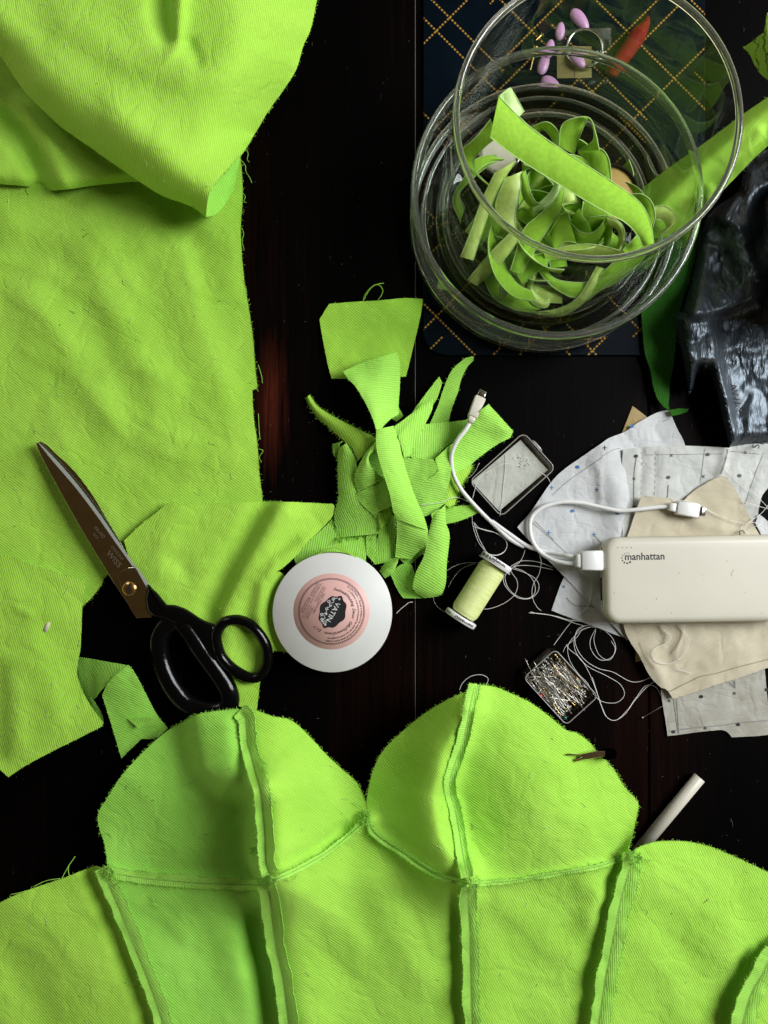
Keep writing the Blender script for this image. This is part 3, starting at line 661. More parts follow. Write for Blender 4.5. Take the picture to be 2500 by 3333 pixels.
mb.build('thread_loop', M_LIME, r_)
mb = MB(); mb.tube([at(p[0], p[1], p[2]) for p in catmull(K('c4', '638,128,3 650,100,5 678,60,7 710,42,8 745,36,5'), 4)], .0003, 4)
mb.build('thread_loop', M_LIME, r_)
scrap('fabric_scrap', 'broad ribbed lime offcut half hidden under the upper edge of the ribbon roll', sheet(K('c4', '262,1512,2 330,1440,3 440,1338,3 478,1296,3 520,1370,4 600,1388,4 655,1396,4 651,1480,4 648,1560,3 500,1605,2 330,1605,2 268,1545,2'), 0, 100, 9, seed=32))
scrap('fabric_scrap', 'narrow lime offcut between the ribbed strip and the heap, just above the roll', sheet(K('c4', '650,1400,6 706,1392,7 704,1480,6 700,1556,4 652,1500,4'), 0, 120, 8, fr=.7, seed=33))
scrap('fabric_scrap', 'pointed lime offcut sticking out of the heap to the right under the white cable', sheet(K('c4', '1000,1262,3 1095,1244,3 1240,1231,2 1256,1274,2 1180,1311,2 1085,1336,3 1010,1340,3'), 0, 165, 9, fr=.3, seed=34))
scrap('fabric_scrap', 'long curved lime offcut reaching up to the corner of the navy board', sheet(K('c4', '993,800,6 1040,690,4 1070,600,3 1110,510,2.5 1160,460,2 1190,438,2 1232,431,2 1227,456,2 1200,482,2 1166,550,3 1146,625,4 1135,652,4 1110,722,5 1088,800,6 1040,850,6'), 0, 150, 8, fr=.4, seed=35))
scrap('fabric_scrap', 'thin lime offcut with a pointed tip behind the folded leaf-like scrap', sheet(K('c4', '900,730,8 990,610,6 1045,540,5 1061,572,5 1040,642,6 1012,690,7 940,760,8'), 0, 115, 8, fr=.2, seed=36))
scrap('fabric_scrap', 'small dark lime offcut peeping out right of the funnel-shaped strip', sheet(K('c4', '800,690,4 822,700,4 852,752,4 815,785,4 780,760,4'), 0, 60, 7, seed=37))
# bottom loops
sl = empty('fabric_scrap', at(1340, 1840, 0), 'long lime offcut hanging to the lower right of the heap and curling back on itself', 'fabric scrap', 'lime twill offcuts in the heap')
sheet(K('c4', '780,1605,5 830,1560,7 870,1545,8 898,1562,9 918,1625,9 905,1672,9 955,1718,6 955,1738,4 850,1737,2 818,1690,3'), 0, 50, 8, seed=38).build('under_side', M_LIME_B, sl)
strip(K('c4', '1012,1290,22 985,1400,20 962,1510,18 922,1590,16 906,1650,14 905,1690,11 960,1738,5 '), K('c4', '1078,1235,22 1082,1330,20 1101,1400,18 1086,1550,16 1081,1650,13 1063,1708,9 1040,1728,4'), 55, 7, 9, 2.0, fr=.2, seed=39).build('upper_side', M_SCRAP, sl)
scrap('fabric_scrap', 'short curled lime offcut touching the right edge of the ribbon roll', strip(K('c4', '722,1590,3 757,1545,9 826,1514,14'), K('c4', '752,1630,2 795,1600,6 822,1540,11'), 20, 6, 7, 3, fr=.4, seed=40))
scrap('fabric_scrap', 'shaded lime offcut under the foot of the long middle strip', sheet(K('c4', '900,1400,8 985,1410,8 985,1480,7 935,1512,6 880,1570,5 830,1525,6 850,1480,7'), 0, 50, 8, seed=41))
scrap('fabric_scrap', 'lime offcut with bold upright ribs below the heap, right of the narrow scrap', strip(K('c4', '745,1290,12 722,1370,9 706,1450,6 703,1555,3'), K('c4', '812,1290,12 812,1380,10 808,1440,8 804,1535,4'), 5, 7, 7, 1, fr=.2, seed=42))
# left of the heap
scrap('fabric_scrap', 'curled thin lime offcut with a fringed edge pointing to the upper left', strip(K('c4', '345,638,2 385,695,4 450,742,8 540,790,13 625,832,18 700,872,22 690,900,21'), K('c4', '325,655,2 345,700,3 385,755,5 470,832,10 530,885,14 575,925,18 605,995,18'), 28, 7, 7, 3, fr=1.5, frlen=2.0, seed=43), M_LIME)
tb = empty('fabric_scrap', at(1160, 1620, 0), 'wide rolled lime offcut on the left of the heap with a fringed lower end', 'fabric scrap', 'lime twill offcuts in the heap')
strip(K('c4', '500,925,12 497,1000,12 498,1100,12 500,1200,10 478,1280,6 484,1340,5 488,1410,3'), K('c4', '545,900,18 592,985,18 605,1080,18 625,1200,16 700,1275,14 735,1330,11 737,1388,8'), 5, 7, 10, 3, fr=1.2, frlen=1.6, seed=44).build('rolled_front', M_SCRAP, tb)
strip(K('c4', '468,905,10 474,960,9 498,990,7'), K('c4', '520,889,19 505,905,17 498,935,12'), 20, 6, 6, -2, seed=45, fr=.8).build('rolled_end', M_LIME_B, tb)
mb = MB(); E = np.array([at(p[0], p[1], 5) for p in catmull(K('c4', '490,1412 545,1398 620,1388 690,1392 737,1388'), 4)])
fibres(mb, E, np.tile(np.array((0, -1., 0)), (len(E), 1)), 3.0, 3.2, .2); mb.build('fringe', M_LIME, tb)
scrap('fabric_scrap', 'small fringed lime tuft hanging below the coil in the heap', sheet(K('c4', '712,1280,17 745,1262,17 780,1240,17 800,1270,16 760,1320,15 742,1360,14 735,1375,13 720,1330,14'), 0, 70, 6, fr=2.4, frlen=1.8, seed=46), M_LIME)
# coil
co = empty('fabric_scrap', at(1200, 1560, 0), 'lime offcut coiled into an open loop in the left half of the heap', 'fabric scrap', 'lime twill offcuts in the heap')
sheet(K('c4', '640,930,12 700,885,13 760,1000,10 775,1090,9 740,1095,9 660,1060,9 610,1060,9'), 0, 30, 8, seed=47).build('inner_side', M_LIME_B, co)
strip(K('c4', '704,890,31 648,952,28 600,1040,24 586,1100,21 605,1166,18'), K('c4', '706,948,30 668,968,31 672,1015,30 712,1062,28 748,1092,24'), 80, 6, 9, 3.5, fr=.3, seed=48).build('outer_side', M_SCRAP, co)
scrap('fabric_scrap', 'folded square-cornered lime offcut just below the coiled one', sheet(K('c4', '584,1186,17 612,1164,20 680,1130,23 746,1092,25 770,1130,25 782,1180,24 786,1240,21 716,1272,18 702,1300,15 640,1244,16'), Zc(0, .8, 60, 49, (), (), -50), 10, 8, fr=.3, seed=49))
# right half
scrap('fabric_scrap', 'broad lime offcut lying flat across the upper right of the heap', sheet(K('c4', '930,800,14 1060,789,10 1195,774,8 1215,820,8 1150,885,10 1090,910,12 1020,985,15 1000,988,15 900,978,16 860,940,16'), 0, 92, 9, fr=.2, seed=50))
lp = empty('fabric_scrap', at(1560, 1420, 0), 'wide lime offcut looped over at the right of the heap beside the dark box lid', 'fabric scrap', 'lime twill offcuts in the heap')
strip(K('c4', '1312,690,27 1340,722,25 1380,765,20 1443,835,9'), K('c4', '1312,690,26 1340,722,24 1380,765,19 1443,835,8'), 20, 9, 3).build('edge_fold', M_SCRAP, lp)
sheet(K('c4', '1312,689,27 1376,760,21 1444,835,10 1430,870,8 1350,912,10 1250,985,11 1200,1030,12 1130,1062,14 1100,1065,15 1106,960,17 1150,850,21 1215,780,24 1270,722,27'), Zc(0, .8, 70, 51, [(K('c4', '1290,720 1350,800 1400,850'), 3, 40, 40)], (), -50), 22, 9, fr=.5, seed=51).build('upper_side', M_SCRAP, lp)
sheet(K('c4', '1190,772,6 1250,730,8 1300,700,8 1260,790,8 1200,850,8'), 0, 30, 8, seed=52).build('under_side', M_LIME_B, lp)
scrap('fabric_scrap', 'ragged yellowish lime shred on the right rim of the heap beside the cable', sheet(K('c4', '1090,1050,12 1130,1062,12 1180,1030,10 1226,1019,7 1214,1052,7 1182,1102,7 1152,1162,6 1132,1230,5 1100,1246,6 1076,1230,8'), 0, 70, 6, fr=2.6, frlen=1.9, seed=53), M_LIME)
scrap('fabric_scrap', 'lime offcut creased diagonally in the right half of the heap', sheet(K('c4', '903,1166,18 970,1110,20 1042,1046,22 1022,985,22 1100,912,21 1122,900,20 1108,1062,20 1100,1110,19 1088,1160,18 1080,1222,17 1000,1282,17 950,1302,17 920,1225,17'), Zc(0, .8, 60, 54, (), (), -50), 12, 8, fr=.2, seed=54))
scrap('fabric_scrap', 'lime offcut with a folded corner right of the long middle strip', sheet(K('c4', '845,975,21 930,982,22 1011,985,24 1028,1015,25 1041,1040,26 975,1105,24 905,1167,22 870,1080,22'), Zc(0, .8, 60, 55, (), (), -50), 15, 8, fr=.2, seed=55))
scrap('fabric_scrap', 'leaf-shaped lime offcut folded along its middle at the top of the heap', sheet(K('c4', '800,812,28 880,752,25 960,690,18 1020,655,14 1002,730,14 952,830,17 905,930,19 885,972,20 855,978,22 828,880,26'), Zc(0, .3, 60, 56, [(K('c4', '825,870 900,790 1020,655'), 3.2, 40, 12)], (), -50), 96, 8, fr=.25, seed=56))
# funnel strip and long middle strip: one offcut
fu = empty('fabric_scrap', at(1270, 1450, 0), 'long lime strip running down the middle of the heap, funnel-shaped at its upper end', 'fabric scrap', 'lime twill offcuts in the heap')
sheet(K('c4', '524,512,18 640,460,15 740,428,12 816,407,7 834,470,7 832,600,9 826,680,13 826,745,17 782,770,22 742,810,27 722,838,29 704,822,32 690,780,32 650,690,30 590,590,26 560,562,22'), Zc(0, .6, 60, 57, [(K('c4', '760,430 770,600 740,780'), 5, 70, 50)], (), -50), 6, 9, fr=.7, frlen=1.1, seed=57).build('funnel_end', M_SCRAP, fu)
strip(K('c4', '704,826,34 706,930,36 738,1050,36 776,1170,35 794,1260,31 815,1312,27'), K('c4', '800,806,27 824,870,28 850,985,28 905,1160,26 960,1290,23 985,1372,20'), 88, 7, 9, 2.2, fr=.35, seed=58).build('middle_band', M_SCRAP, fu)
sheet(K('c4', '815,1310,27 900,1330,24 985,1370,20 978,1440,20 940,1480,15 893,1527,10 850,1522,10 807,1515,9 815,1400,17'), 0, 18, 8, fr=.3, seed=59).build('lower_end', M_SCRAP, fu)

# ================================================================== SHEARS
sh = empty('shears', at(500, 1950, 8), 'tailor shears with dark steel blades and glossy black handles, resting on the lime cloth', 'scissors')
def plate(pts, z0, z1, bev=.5, step=14, corner=40):
    """solid cut from an outline, chamfered above; px outline at the upper face"""
    B = outline_curve(pts, step, corner)[:, :2]; c = B.mean(0); L = []
    def shrink(d):
        tg = np.roll(B, -1, 0) - np.roll(B, 1, 0); l = np.linalg.norm(tg, axis=1); l[l == 0] = 1; nr = np.stack([-tg[:, 1], tg[:, 0]], 1)/l[:, None]
        a = 0.5*np.sum(B[:, 0]*np.roll(B[:, 1], -1) - np.roll(B[:, 0], -1)*B[:, 1])
        return B + nr*(d*4)*(1 if a > 0 else -1)
    for d, z in ((0, z0), (0, z1 - bev), (bev*.35, z1 - bev*.3), (bev, z1)):
        L.append([at(p[0], p[1], z) for p in shrink(d)])
    a = 0.5*np.sum(B[:, 0]*np.roll(B[:, 1], -1) - np.roll(B[:, 0], -1)*B[:, 1])
    if a > 0: L = [l[::-1] for l in L]
    return loft(L)
def add_plate(name, v, s_, z0, z1, mat, parent, bev=.5, smooth=False, corner=40, step=14):
    mb = MB(); V, F = plate(K(v, s_), z0, z1, bev, step, corner); mb.add(V, F); return mb.build(name, mat, parent, smooth)
add_plate('lower_blade', 'c3', '205,322 228,312 262,330 305,372 382,442 452,522 522,622 592,742 652,842 722,972 740,985 700,1010 600,900 450,650 300,430', 10.5, 12.6, M_BLADE, sh, .3)
b_ = add_plate('upper_blade', 'c3', '203,318 216,318 300,425 420,565 540,725 650,880 735,985 800,1085 845,1190 820,1258 745,1262 700,1190 640,1100 560,970 470,822 400,700 330,575 262,450 222,370', 12.9, 15.4, M_BLADE, sh, .35)
add_plate('cutting_edge', 'c3', '214,319 224,323 330,430 440,560 545,700 640,840 735,978 724,986 640,868 540,724 420,565 300,425', 15.43, 15.7, M_EDGE, b_, .1)
add_plate('pivot_plate', 'c3', '735,988 820,1102 846,1190 821,1258 745,1262 700,1190 640,1032 650,1020 700,990', 15.45, 16.3, M_BLADE, b_, .25)
add_plate('bevel', 'c3', '737,988 746,985 822,1100 834,1170 816,1130', 16.32, 16.6, M_EDGE, b_, .1)
mb = MB(); cxs, cys = K('c3', '706,1103')[0]; ctr = Vector(at(cxs, cys, 16.3)); rs = 38*.60277*MPP*.974
V, F = lathe([(rs, 0), (rs, .0008), (rs*.85, .0016), (rs*.3, .0020), (0.00005, .0020)], Matrix.Translation(ctr), 28, False, True); mb.add(V, F)
sc_ = mb.build('pivot_screw', M_BRASS, sh)
mb = MB(); d0 = Vector((.15, .99, 0)); n0 = Vector((.99, -.15, 0)); hw, hl = rs*.13, rs*.8
mb.add([ctr + d0*a*hl + n0*b*hw + Vector((0, 0, .00205)) for a, b in ((-1, -1), (1, -1), (1, 1), (-1, 1))], [(3, 2, 1, 0)] if False else [(0, 3, 2, 1)])
mb.build('screw_slot', M_BLACKINK, sc_)
# etched lettering on the blade (reads up the blade)
def flat_text(s_, size_px, c_px, ang_deg, z, align='CENTER', shear=0.0, mb=None, mi=0, sx=1.0):
    """lettering laid flat at height z; ang_deg is the reading direction, anticlockwise from image right"""
    V, F = text_geo(s_, 1.0, align, shear); mb = mb or MB(); a = math.radians(ang_deg)
    P = [at(c_px[0] + size_px*(sx*x*math.cos(a) - y*math.sin(a)), c_px[1] - size_px*(sx*x*math.sin(a) + y*math.cos(a)), z) for x, y in V]
    mb.add(P, F, None, mi); return mb
mb = MB()
flat_text('WISS', 25, K('c3', '622,945')[0], -50, 15.55, mb=mb, sx=1.15); flat_text('CRESCENT', 12, K('c3', '640,912')[0], -50, 15.55, mb=mb); flat_text('INLAID', 15, K('c3', '545,800')[0], -50, 15.55, mb=mb); flat_text('W20', 11, K('c3', '524,820')[0], -50, 15.55, mb=mb)
mb.build('etched_lettering', M_ETCH, b_, False)
# handles
def handle_loop(pts, r, z, flat, v='s5', n=7):
    c = catmull(K(v, pts), 9, True); mb = MB(); mb.loop_tube([at(p[0], p[1], p[2] if len(p) > 2 else z) for p in c], r, 14, flat); return mb
h1 = handle_loop('925,690,17 945,590,17 1010,520,17 1090,498,17 1200,520,17 1310,590,17 1400,720,16 1428,850,15 1410,970,14 1345,1050,14 1250,1065,14 1150,1020,14 1060,955,14 970,850,15', .0044, 15, 1.15).build('small_ring_handle', M_LACQ, sh)
add_plate('handle_shank', 's5', '262,150 300,190 345,232 442,350 520,354 640,398 760,478 850,523 905,540 940,640 950,760 960,860 900,900 850,860 790,760 700,620 650,560 560,560 420,500 320,480 250,420 230,300', 9, 20, M_LACQ, sh, 3.2, True, 30)
h2 = handle_loop('545,500,13 440,560,13 370,680,13 372,830,12 420,1010,12 520,1190,12 660,1330,11 820,1385,11 980,1375,11 1055,1310,11 1040,1190,12 965,1060,12 860,910,13 760,770,14 680,650,14 610,560,14', .0078, 10, .8).build('large_bow_handle', M_LACQ, sh)

# ================================================================== RIBBON ROLL
RT = 21.0; rc = K('s3', '842,953')[0]; RR = 763*.25316
rl = empty('ribbon_roll', at(rc[0], rc[1], 5), 'white cardboard ribbon roll with a round pink label, lying flat beside the shears', 'ribbon roll')
C = Vector(at(rc[0], rc[1], RT)); RM = RR*MPP*(CAM_H - RT*.001)/CAM_H
def disc(z0, z1, r, seg=96):
    return lathe([(r - .0002, z0), (r, z0 + .0003), (r, z1 - .0003), (r - .0003, z1)], Matrix.Translation((C.x, C.y, 0)), seg)
mb = MB(); V, F = disc(.0065, .0080, RM); mb.add(V, F); mb.build('lower_flange', M_FLANGE, rl)
mb = MB(); V, F = disc(.0197, .021, RM); mb.add(V, F); fl = mb.build('upper_flange', M_FLANGE, rl)
mb = MB(); V, F = lathe([(RM*.86, .0081), (RM*.86, .0196)], Matrix.Translation((C.x, C.y, 0)), 80); mb.add(V, F); mb.build('wound_ribbon', M_VELVET, rl)
def on_roll(px, py, z): return at(px, py, z)
def upright_band(pts, z0, z1, name, mat, parent):
    c = catmull(pts, 4); mb = MB(); V = []; uv = []
    for i, p in enumerate(c):
        for k in range(4): V.append(Vector(at(p[0], p[1], (z0+z1)/2)).xy.to_3d() + Vector((0, 0, (z0 + (z1-z0)*k/3)*.001))); uv.append((i, k*3))
    F = [[i*4+k, i*4+k+1, i*4+k+5, i*4+k+4] for i in range(len(c)-1) for k in range(3)]; mb.add(V, F, uv)
    o = mb.build(name, mat, parent); so = o.modifiers.new('thickness', 'SOLIDIFY'); so.thickness = .0008; return o
upright_band(K('s3', '640,215 720,170 790,135 860,118 930,125 1010,165 1100,215 1150,250'), 8.3, 19.3, 'loose_ribbon_loop', M_VELVET, rl)
def label_pt(lx, ly, z=RT + .25):
    """label frame in metres: reading direction tilted 241 degrees"""
    a = math.radians(241); return (C.x + lx*math.cos(a) - ly*math.sin(a), C.y + lx*math.sin(a) + ly*math.cos(a), z*.001)
SF = .25316*MPP*(CAM_H - RT*.001)/CAM_H   # metres per s3 pixel on the label
lab_c = K('s3', '832,937')[0]; Lc_ = at(lab_c[0], lab_c[1], RT); C = Vector(Lc_)
mb = MB(); V, F = lathe([(485*SF, .02105), (484*SF, .0212)], Matrix.Translation((C.x, C.y, 0)), 80, False, True); mb.add(V, F); lb = mb.build('round_label', M_PINK, fl)
mb = MB()
def ink_line(pts, wd, z=RT + .24, closed=False):
    n = len(pts); V = []; F = []
    for i, p in enumerate(pts):
        a = np.array(pts[i-1] if (i or closed) else pts[0]); b = np.array(pts[(i+1) % n] if (i < n-1 or closed) else pts[-1]); t = b - a; t = t/(np.linalg.norm(t)+1e-12)
        for s_ in (-1, 1): V.append(label_pt(p[0] - t[1]*wd*s_/2, p[1] + t[0]*wd*s_/2, z))
    for i in range(n if closed else n-1):
        j = (i+1) % n; F.append((2*i, 2*j, 2*j+1, 2*i+1)) 
    F = [f[::-1] for f in F]; mb.add(V, F)
for ph in (0, .5):
    ink_line([((418 + 9*math.sin(48*2*math.pi*(k/768) + ph*math.pi*2))*SF*math.cos(2*math.pi*k/768), (418 + 9*math.sin(48*2*math.pi*k/768 + ph*math.pi*2))*SF*math.sin(2*math.pi*k/768)) for k in range(768)], 4.2*SF, closed=True, z=RT + .24 + ph*.02)
ink_line([(408*SF*math.cos(2*math.pi*k/120), 408*SF*math.sin(2*math.pi*k/120)) for k in range(120)], 4*SF, closed=True, z=RT + .27)
def arc_text(s_, r, size, a_mid, shear=0.0, sx=1.0):
    V, F = text_geo(s_, size*SF, 'CENTER', shear, .015); P = []
    for x, y in V:
        a = math.radians(a_mid) - sx*x/(r*SF); q = r*SF + y
        # image angle (y up) -> world
        P.append((C.x + q*math.cos(a), C.y + q*math.sin(a), (RT + .28)*.001))
    mb.add(P, F)
def line_text(s_, lx, ly, size, align='CENTER', shear=0.0, target=None):
    V, F = text_geo(s_, size*SF, align, shear); (target or mb).add([label_pt(lx*SF + x, ly*SF + y, RT + .28) for x, y in V], F)
arc_text('(!) CAUTION: 1. Stored in shadow & far away from fire & avoid direct sunlight', 383, 34, -22, sx=.98)
arc_text('2. Children must be accompanied by adult for use, avoid stranglehold', 345, 32, -24)
for s_, a_ in (('Festivals', 68), ('Wedding', 33), ('Decor', -5), ('Gifts', -36), ('Flowers', -63), ('Events', -94), ('D.I.Y', -128)): arc_text(s_, 285, 52, a_, .35)
line_text('TEST STANDARD:', -8, -193, 38)
for x0, x1, y0, s_ in ((-235, -5, -231, 'ISO-105 X12:2010'), (55, 245, -240, 'ISO-105 C06'), (-235, -45, -320, 'RoHS & REACH'), (-20, 195, -328, 'DATA COLOR 600')):
    line_text(s_, (x0+x1)/2, y0, 27)
    ink_line([(x0*SF, (y0-19)*SF), (x1*SF, (y0-19)*SF), (x1*SF, (y0+19)*SF), (x0*SF, (y0+19)*SF)], 4*SF, closed=True)
line_text('Test standard for friction fastness   Washing fastness test', 0, -282, 22)
mb.build('label_print', M_BLACKINK, lb, False)
mb = MB(); n = 96; V = []
for k in range(n):
    a = 2*math.pi*k/n; rr = 1 + .05*math.cos(8*a); V.append(label_pt(222*SF*rr*math.cos(a), (15 + 150*rr*math.sin(a)*(1 - .12*math.cos(2*a)))*SF, RT + .26))
mb.add(V, [tuple(range(n))]); ca = mb.build('black_cartouche', M_BLACKINK, lb, False)
mb = MB()
V, F = text_geo('VATIN', 92*SF, 'CENTER'); mb.add([label_pt(x*1.02 - 2*SF, y + 20*SF, RT + .32) for x, y in V], F)
line_text('R', 158, -6, 30)
ink_line([((158 + 20*math.cos(2*math.pi*k/24))*SF, (-6 + 20*math.sin(2*math.pi*k/24))*SF) for k in range(24)], 4*SF, RT + .31, True)
for sg in (-1, 1):
    ink_line([(sg*(20 + 9*k)*SF, (-70 + 16*math.sin(k*.75) + 2.1*k)*SF) for k in range(20)], 6*SF, RT + .31)
    for cx_, cy_, r0 in ((95, -95, 22), (150, -60, 24), (60, -45, 14), (185, 10, 14)):
        ink_line([(sg*(cx_ + r0*(1-k/22)*math.cos(k*.5))*SF, (cy_ + r0*(1-k/22)*math.sin(k*.5))*SF) for k in range(18)], 6*SF, RT + .315)
ink_line([(0, (-92)*SF), (6*SF, (-76)*SF), (22*SF, -74*SF), (8*SF, -62*SF), (0, -46*SF), (-8*SF, -62*SF), (-22*SF, -74*SF), (-6*SF, -76*SF)], 7*SF, RT + .31, True)
mb.build('white_print', M_WHITE, ca, False)

sh.location.z += .003; rl.location.z += .005   # both rest on the cloth piece under them
# ================================================================== THREAD REEL
A0 = Vector(at(1615.5, 1829, 13.5)); A1 = Vector(at(1499.5, 2012.5, 13.5)); ax = (A1 - A0).normalized(); Ln = (A1 - A0).length
sd = ax.cross(Vector((0, 0, 1))).normalized(); upv = sd.cross(ax)
RMx = Matrix((sd.to_4d(), (-upv if False else upv.to_4d() if False else Vector((*upv, 0))), Vector((*ax, 0)), (0, 0, 0, 1))).transposed()
RMx = Matrix.Identity(4)
for i in range(3): RMx[i][0] = sd[i]; RMx[i][1] = upv[i]; RMx[i][2] = ax[i]; RMx[i][3] = A0[i]
th = empty('thread_reel', at(1557, 1920, 0), 'reel of pale lime polyester thread with white flanges, lying on its side', 'thread reel')
def thread_mat():
    m, t, b = nt('wound_thread'); c = coord(t, 'UV'); sp = t.nodes.new('ShaderNodeSeparateXYZ'); t.links.new(c, sp.inputs[0])
    nz = noisen(t, c, .35, 3); s_ = mathn(t, 'SINE', mathn(t, 'MULTIPLY_ADD', mathn(t, 'ADD', sp.outputs['X'], mathn(t, 'MULTIPLY', nz, 1.6)), 2*math.pi/.62, 0))
    n2 = noisen(t, mapping(t, c, (2.2, .1, 1)), 1, 3)
    t.links.new(ramp(t, n2, [(.3, (.64, .76, .20)), (.7, (.88, .94, .47))]), b.inputs['Base Color']); b.inputs['Roughness'].default_value = .5
    bump(t, b, mathn(t, 'ADD', s_, mathn(t, 'MULTIPLY', n2, 2)), .00012, .7); return m
sides = 40; zs = np.linspace(.0035, Ln - .0035, 60); V = []; uv = []; F = []
for i, z in enumerate(zs):
    e_ = min(1, (z - .0035)/.0045, (Ln - .0035 - z)/.0045); r = .0095 + .0017*math.sin(e_*math.pi/2)
    for k in range(sides + 1):
        a = 2*math.pi*k/sides; V.append(RMx @ Vector((r*math.cos(a), r*math.sin(a), z))); uv.append((z*1000 + 1.1*math.sin(a), k*1.0))
for i in range(59):
    for k in range(sides): q = i*(sides+1)+k; F.append((q, q+1, q+sides+2, q+sides+1))
link('wound_thread', V, F, thread_mat(), th, uv)
RF = .0135
fl1 = None
for z0, z1, nm in ((-.0022, .0020, 'upper'), (Ln - .0022, Ln + .0022, 'lower')):
    V, F = lathe([(.004, z0 - .0002), (RF - .0006, z0), (RF, z0 + .0005), (RF, z1 - .0005), (RF - .0006, z1), (.004, z1 + .0002)], RMx, 44); mb = MB(); mb.add(V, F)
    f_ = mb.build('end_flange', M_WHITE, th)
    if nm == 'upper':
        V, F = lathe([(RF + .0007, z1 + .0004), (RF + .0007, z1 + .0011), (.006, z1 + .0012)], RMx, 44, True, False); mb = MB(); mb.add(V, F); mb.build('slotted_rim', M_WHITE, f_)
    mb = MB()
    txts = (('100 % Polyester', 62, .0040),) if nm == 'upper' else (('Gütermann', 100, .0040), ('02776', 28, .0024))
    for s_, am, size in txts:
        V, F = text_geo(s_, size, 'CENTER', 0, .025); P = []
        for x, y in V:
            a = math.radians(am) + x/RF; zc = (z0+z1)/2 + y*.85
            P.append(RMx @ Vector(((RF + .00012)*math.cos(a), (RF + .00012)*math.sin(a), zc)))
        mb.add(P, F)
    mb.build('flange_lettering', M_BLACKINK, f_, False)
# ================================================================== PIN BOXES
M_BOX = clear('clear_plastic_box', (.80, .78, .74), .1, .45, 1.45); M_BOXE = plain('box_edge_plastic', (.30, .29, .27), .25, var=.05)
M_LIDIN = plain('smoky_plastic', (.014, .011, .008), .4, var=.4, scale=200, spec=.2)
def frame_from(cor, z):
    P = [Vector(at(p[0], p[1], z)) for p in cor]; c = sum(P, Vector())/4; ex = ((P[1]-P[0]) + (P[2]-P[3]))/2; ey = ((P[3]-P[0]) + (P[2]-P[1]))/2
    ux = ex.normalized(); uy = Vector((0, 0, 1)).cross(ux); M = Matrix.Identity(4)
    for i in range(3): M[i][0] = ux[i]; M[i][1] = uy[i]; M[i][2] = (0, 0, 1)[i]; M[i][3] = c[i]
    return M, ex.length/2, abs(ey.dot(uy))/2
def tray(M, hx, hy, z0, z1, t, r, parent, nm='tray', mat=None):
    """open rounded tray with thin walls"""
    L = []
    for ins, z in ((.0006, z0), (0, z0 + .0006), (0, z1 - .0002), (.0003, z1), (t - .0003, z1), (t, z1 - .0002), (t, z0 + t), (t + .0006, z0 + t)):
        L.append([M @ Vector((x, y, z)) for x, y in rrect(hx - ins, hy - ins, r - min(ins, r*.8))])
    V, F = loft(L); return link(nm, V, F, mat or M_BOX, parent)
def rim_wire(M, hx, hy, z, r, rad, parent, nm='rim', mat=None):
    mb = MB(); mb.loop_tube([M @ Vector((x, y, z)) for x, y in rrect(hx, hy, r)], rad, 6); return mb.build(nm, mat or M_BOXE, parent)
# lid with card
Ml, hx_, hy_ = frame_from(K('s6', '110,1010 605,1580 1472,830 965,285'), 6); Ml.translation.z = 0
ld = empty('shallow_plastic_case', Ml.translation, 'shallow dark clear plastic case with a worn grey card inside', 'plastic case')
link('base_plate', *loft([[Ml @ Vector((x, y, z)) for x, y in rrect(hx_ - i, hy_ - i, .005)] for i, z in ((0, .0004), (0, .0012), (.0002, .0014))]), M_LIDIN, ld)
tray(Ml, hx_, hy_, .0015, .0085, .0010, .005, ld, 'clear_walls'); rim_wire(Ml, hx_ - .0004, hy_ - .0004, .0086, .005, .00045, ld)
mb = MB(); V = [Vector(at(*p[:2], 3.0)) for p in K('s6', '165,1030 590,1488 1342,853 920,390')]
V2_, F2_ = loft([[v + Vector((0, 0, -.0003)) for v in V], V]); mb.add(V2_, F2_); cd_ = mb.build('card_insert', M_CARD, ld, False)
mb = MB(); mb.tube([Ml @ Vector((-hx_*.2 + x, hy_ + .0012, .006)) for x in (-.006, -.003, .003, .006)], [.0004, .0012, .0012, .0004], 6); mb.build('catch', M_BOXE, ld)
mb = MB()
for _ in range(130):
    u = random.random(); x = (random.gauss(-.1, .22))*hx_; y = hy_*(.45 + random.gauss(0, .10)); r = random.uniform(.0001, .0005)
    if random.random() < .4: x = random.uniform(-.75, .75)*hx_; y = random.uniform(-.7, .7)*hy_; r *= .5
    c_ = Ml @ Vector((x, y, .00306)); mb.add([c_ + Vector((r*math.cos(a)*random.uniform(.6, 1.3), r*math.sin(a), 0)) for a in (0, 1, 2, 3, 4.2, 5.2)], [tuple(range(6))])
tag(mb.build('rust_specks', plain('rust_stain', (.12, .095, .05), .9), cd_, False), kind='stuff')
# open box with pins
Mp, px_, py_ = frame_from(K('s7', '95,830 860,1640 1440,1190 700,330'), 12); Mp.translation.z = 0
pb = empty('pin_box', Mp.translation, 'open clear plastic box full of dressmaking pins beside the right cup', 'pin box')
link('bottom_plate', *loft([[Mp @ Vector((x, y, z)) for x, y in rrect(px_ - i, py_ - i, .004)] for i, z in ((0, .0004), (0, .0012))]), M_LIDIN, pb)
tray(Mp, px_ , py_, .0013, .0125, .0010, .004, pb, 'clear_walls'); rim_wire(Mp, px_ - .0004, py_ - .0004, .0126, .004, .00045, pb)
mb = MB(); mb.tube([Mp @ Vector((-px_*.98, y, .004)) for y in (-py_*.8, py_*.8)], .0030, 8); mb.build('hinge_tab', M_LIDIN, pb)
mb = MB(); mb.tube([(-.0135, 0, 0), (.012, 0, 0), (.0150, 0, 0)], [.00030, .00028, .00006], 5)
V, F = lathe([(.0002, -.0145), (.0008, -.0142), (.0009, -.0136), (.0005, -.0132)], Matrix.Rotation(math.pi/2, 4, 'Y'), 8); mb.add(V, F)
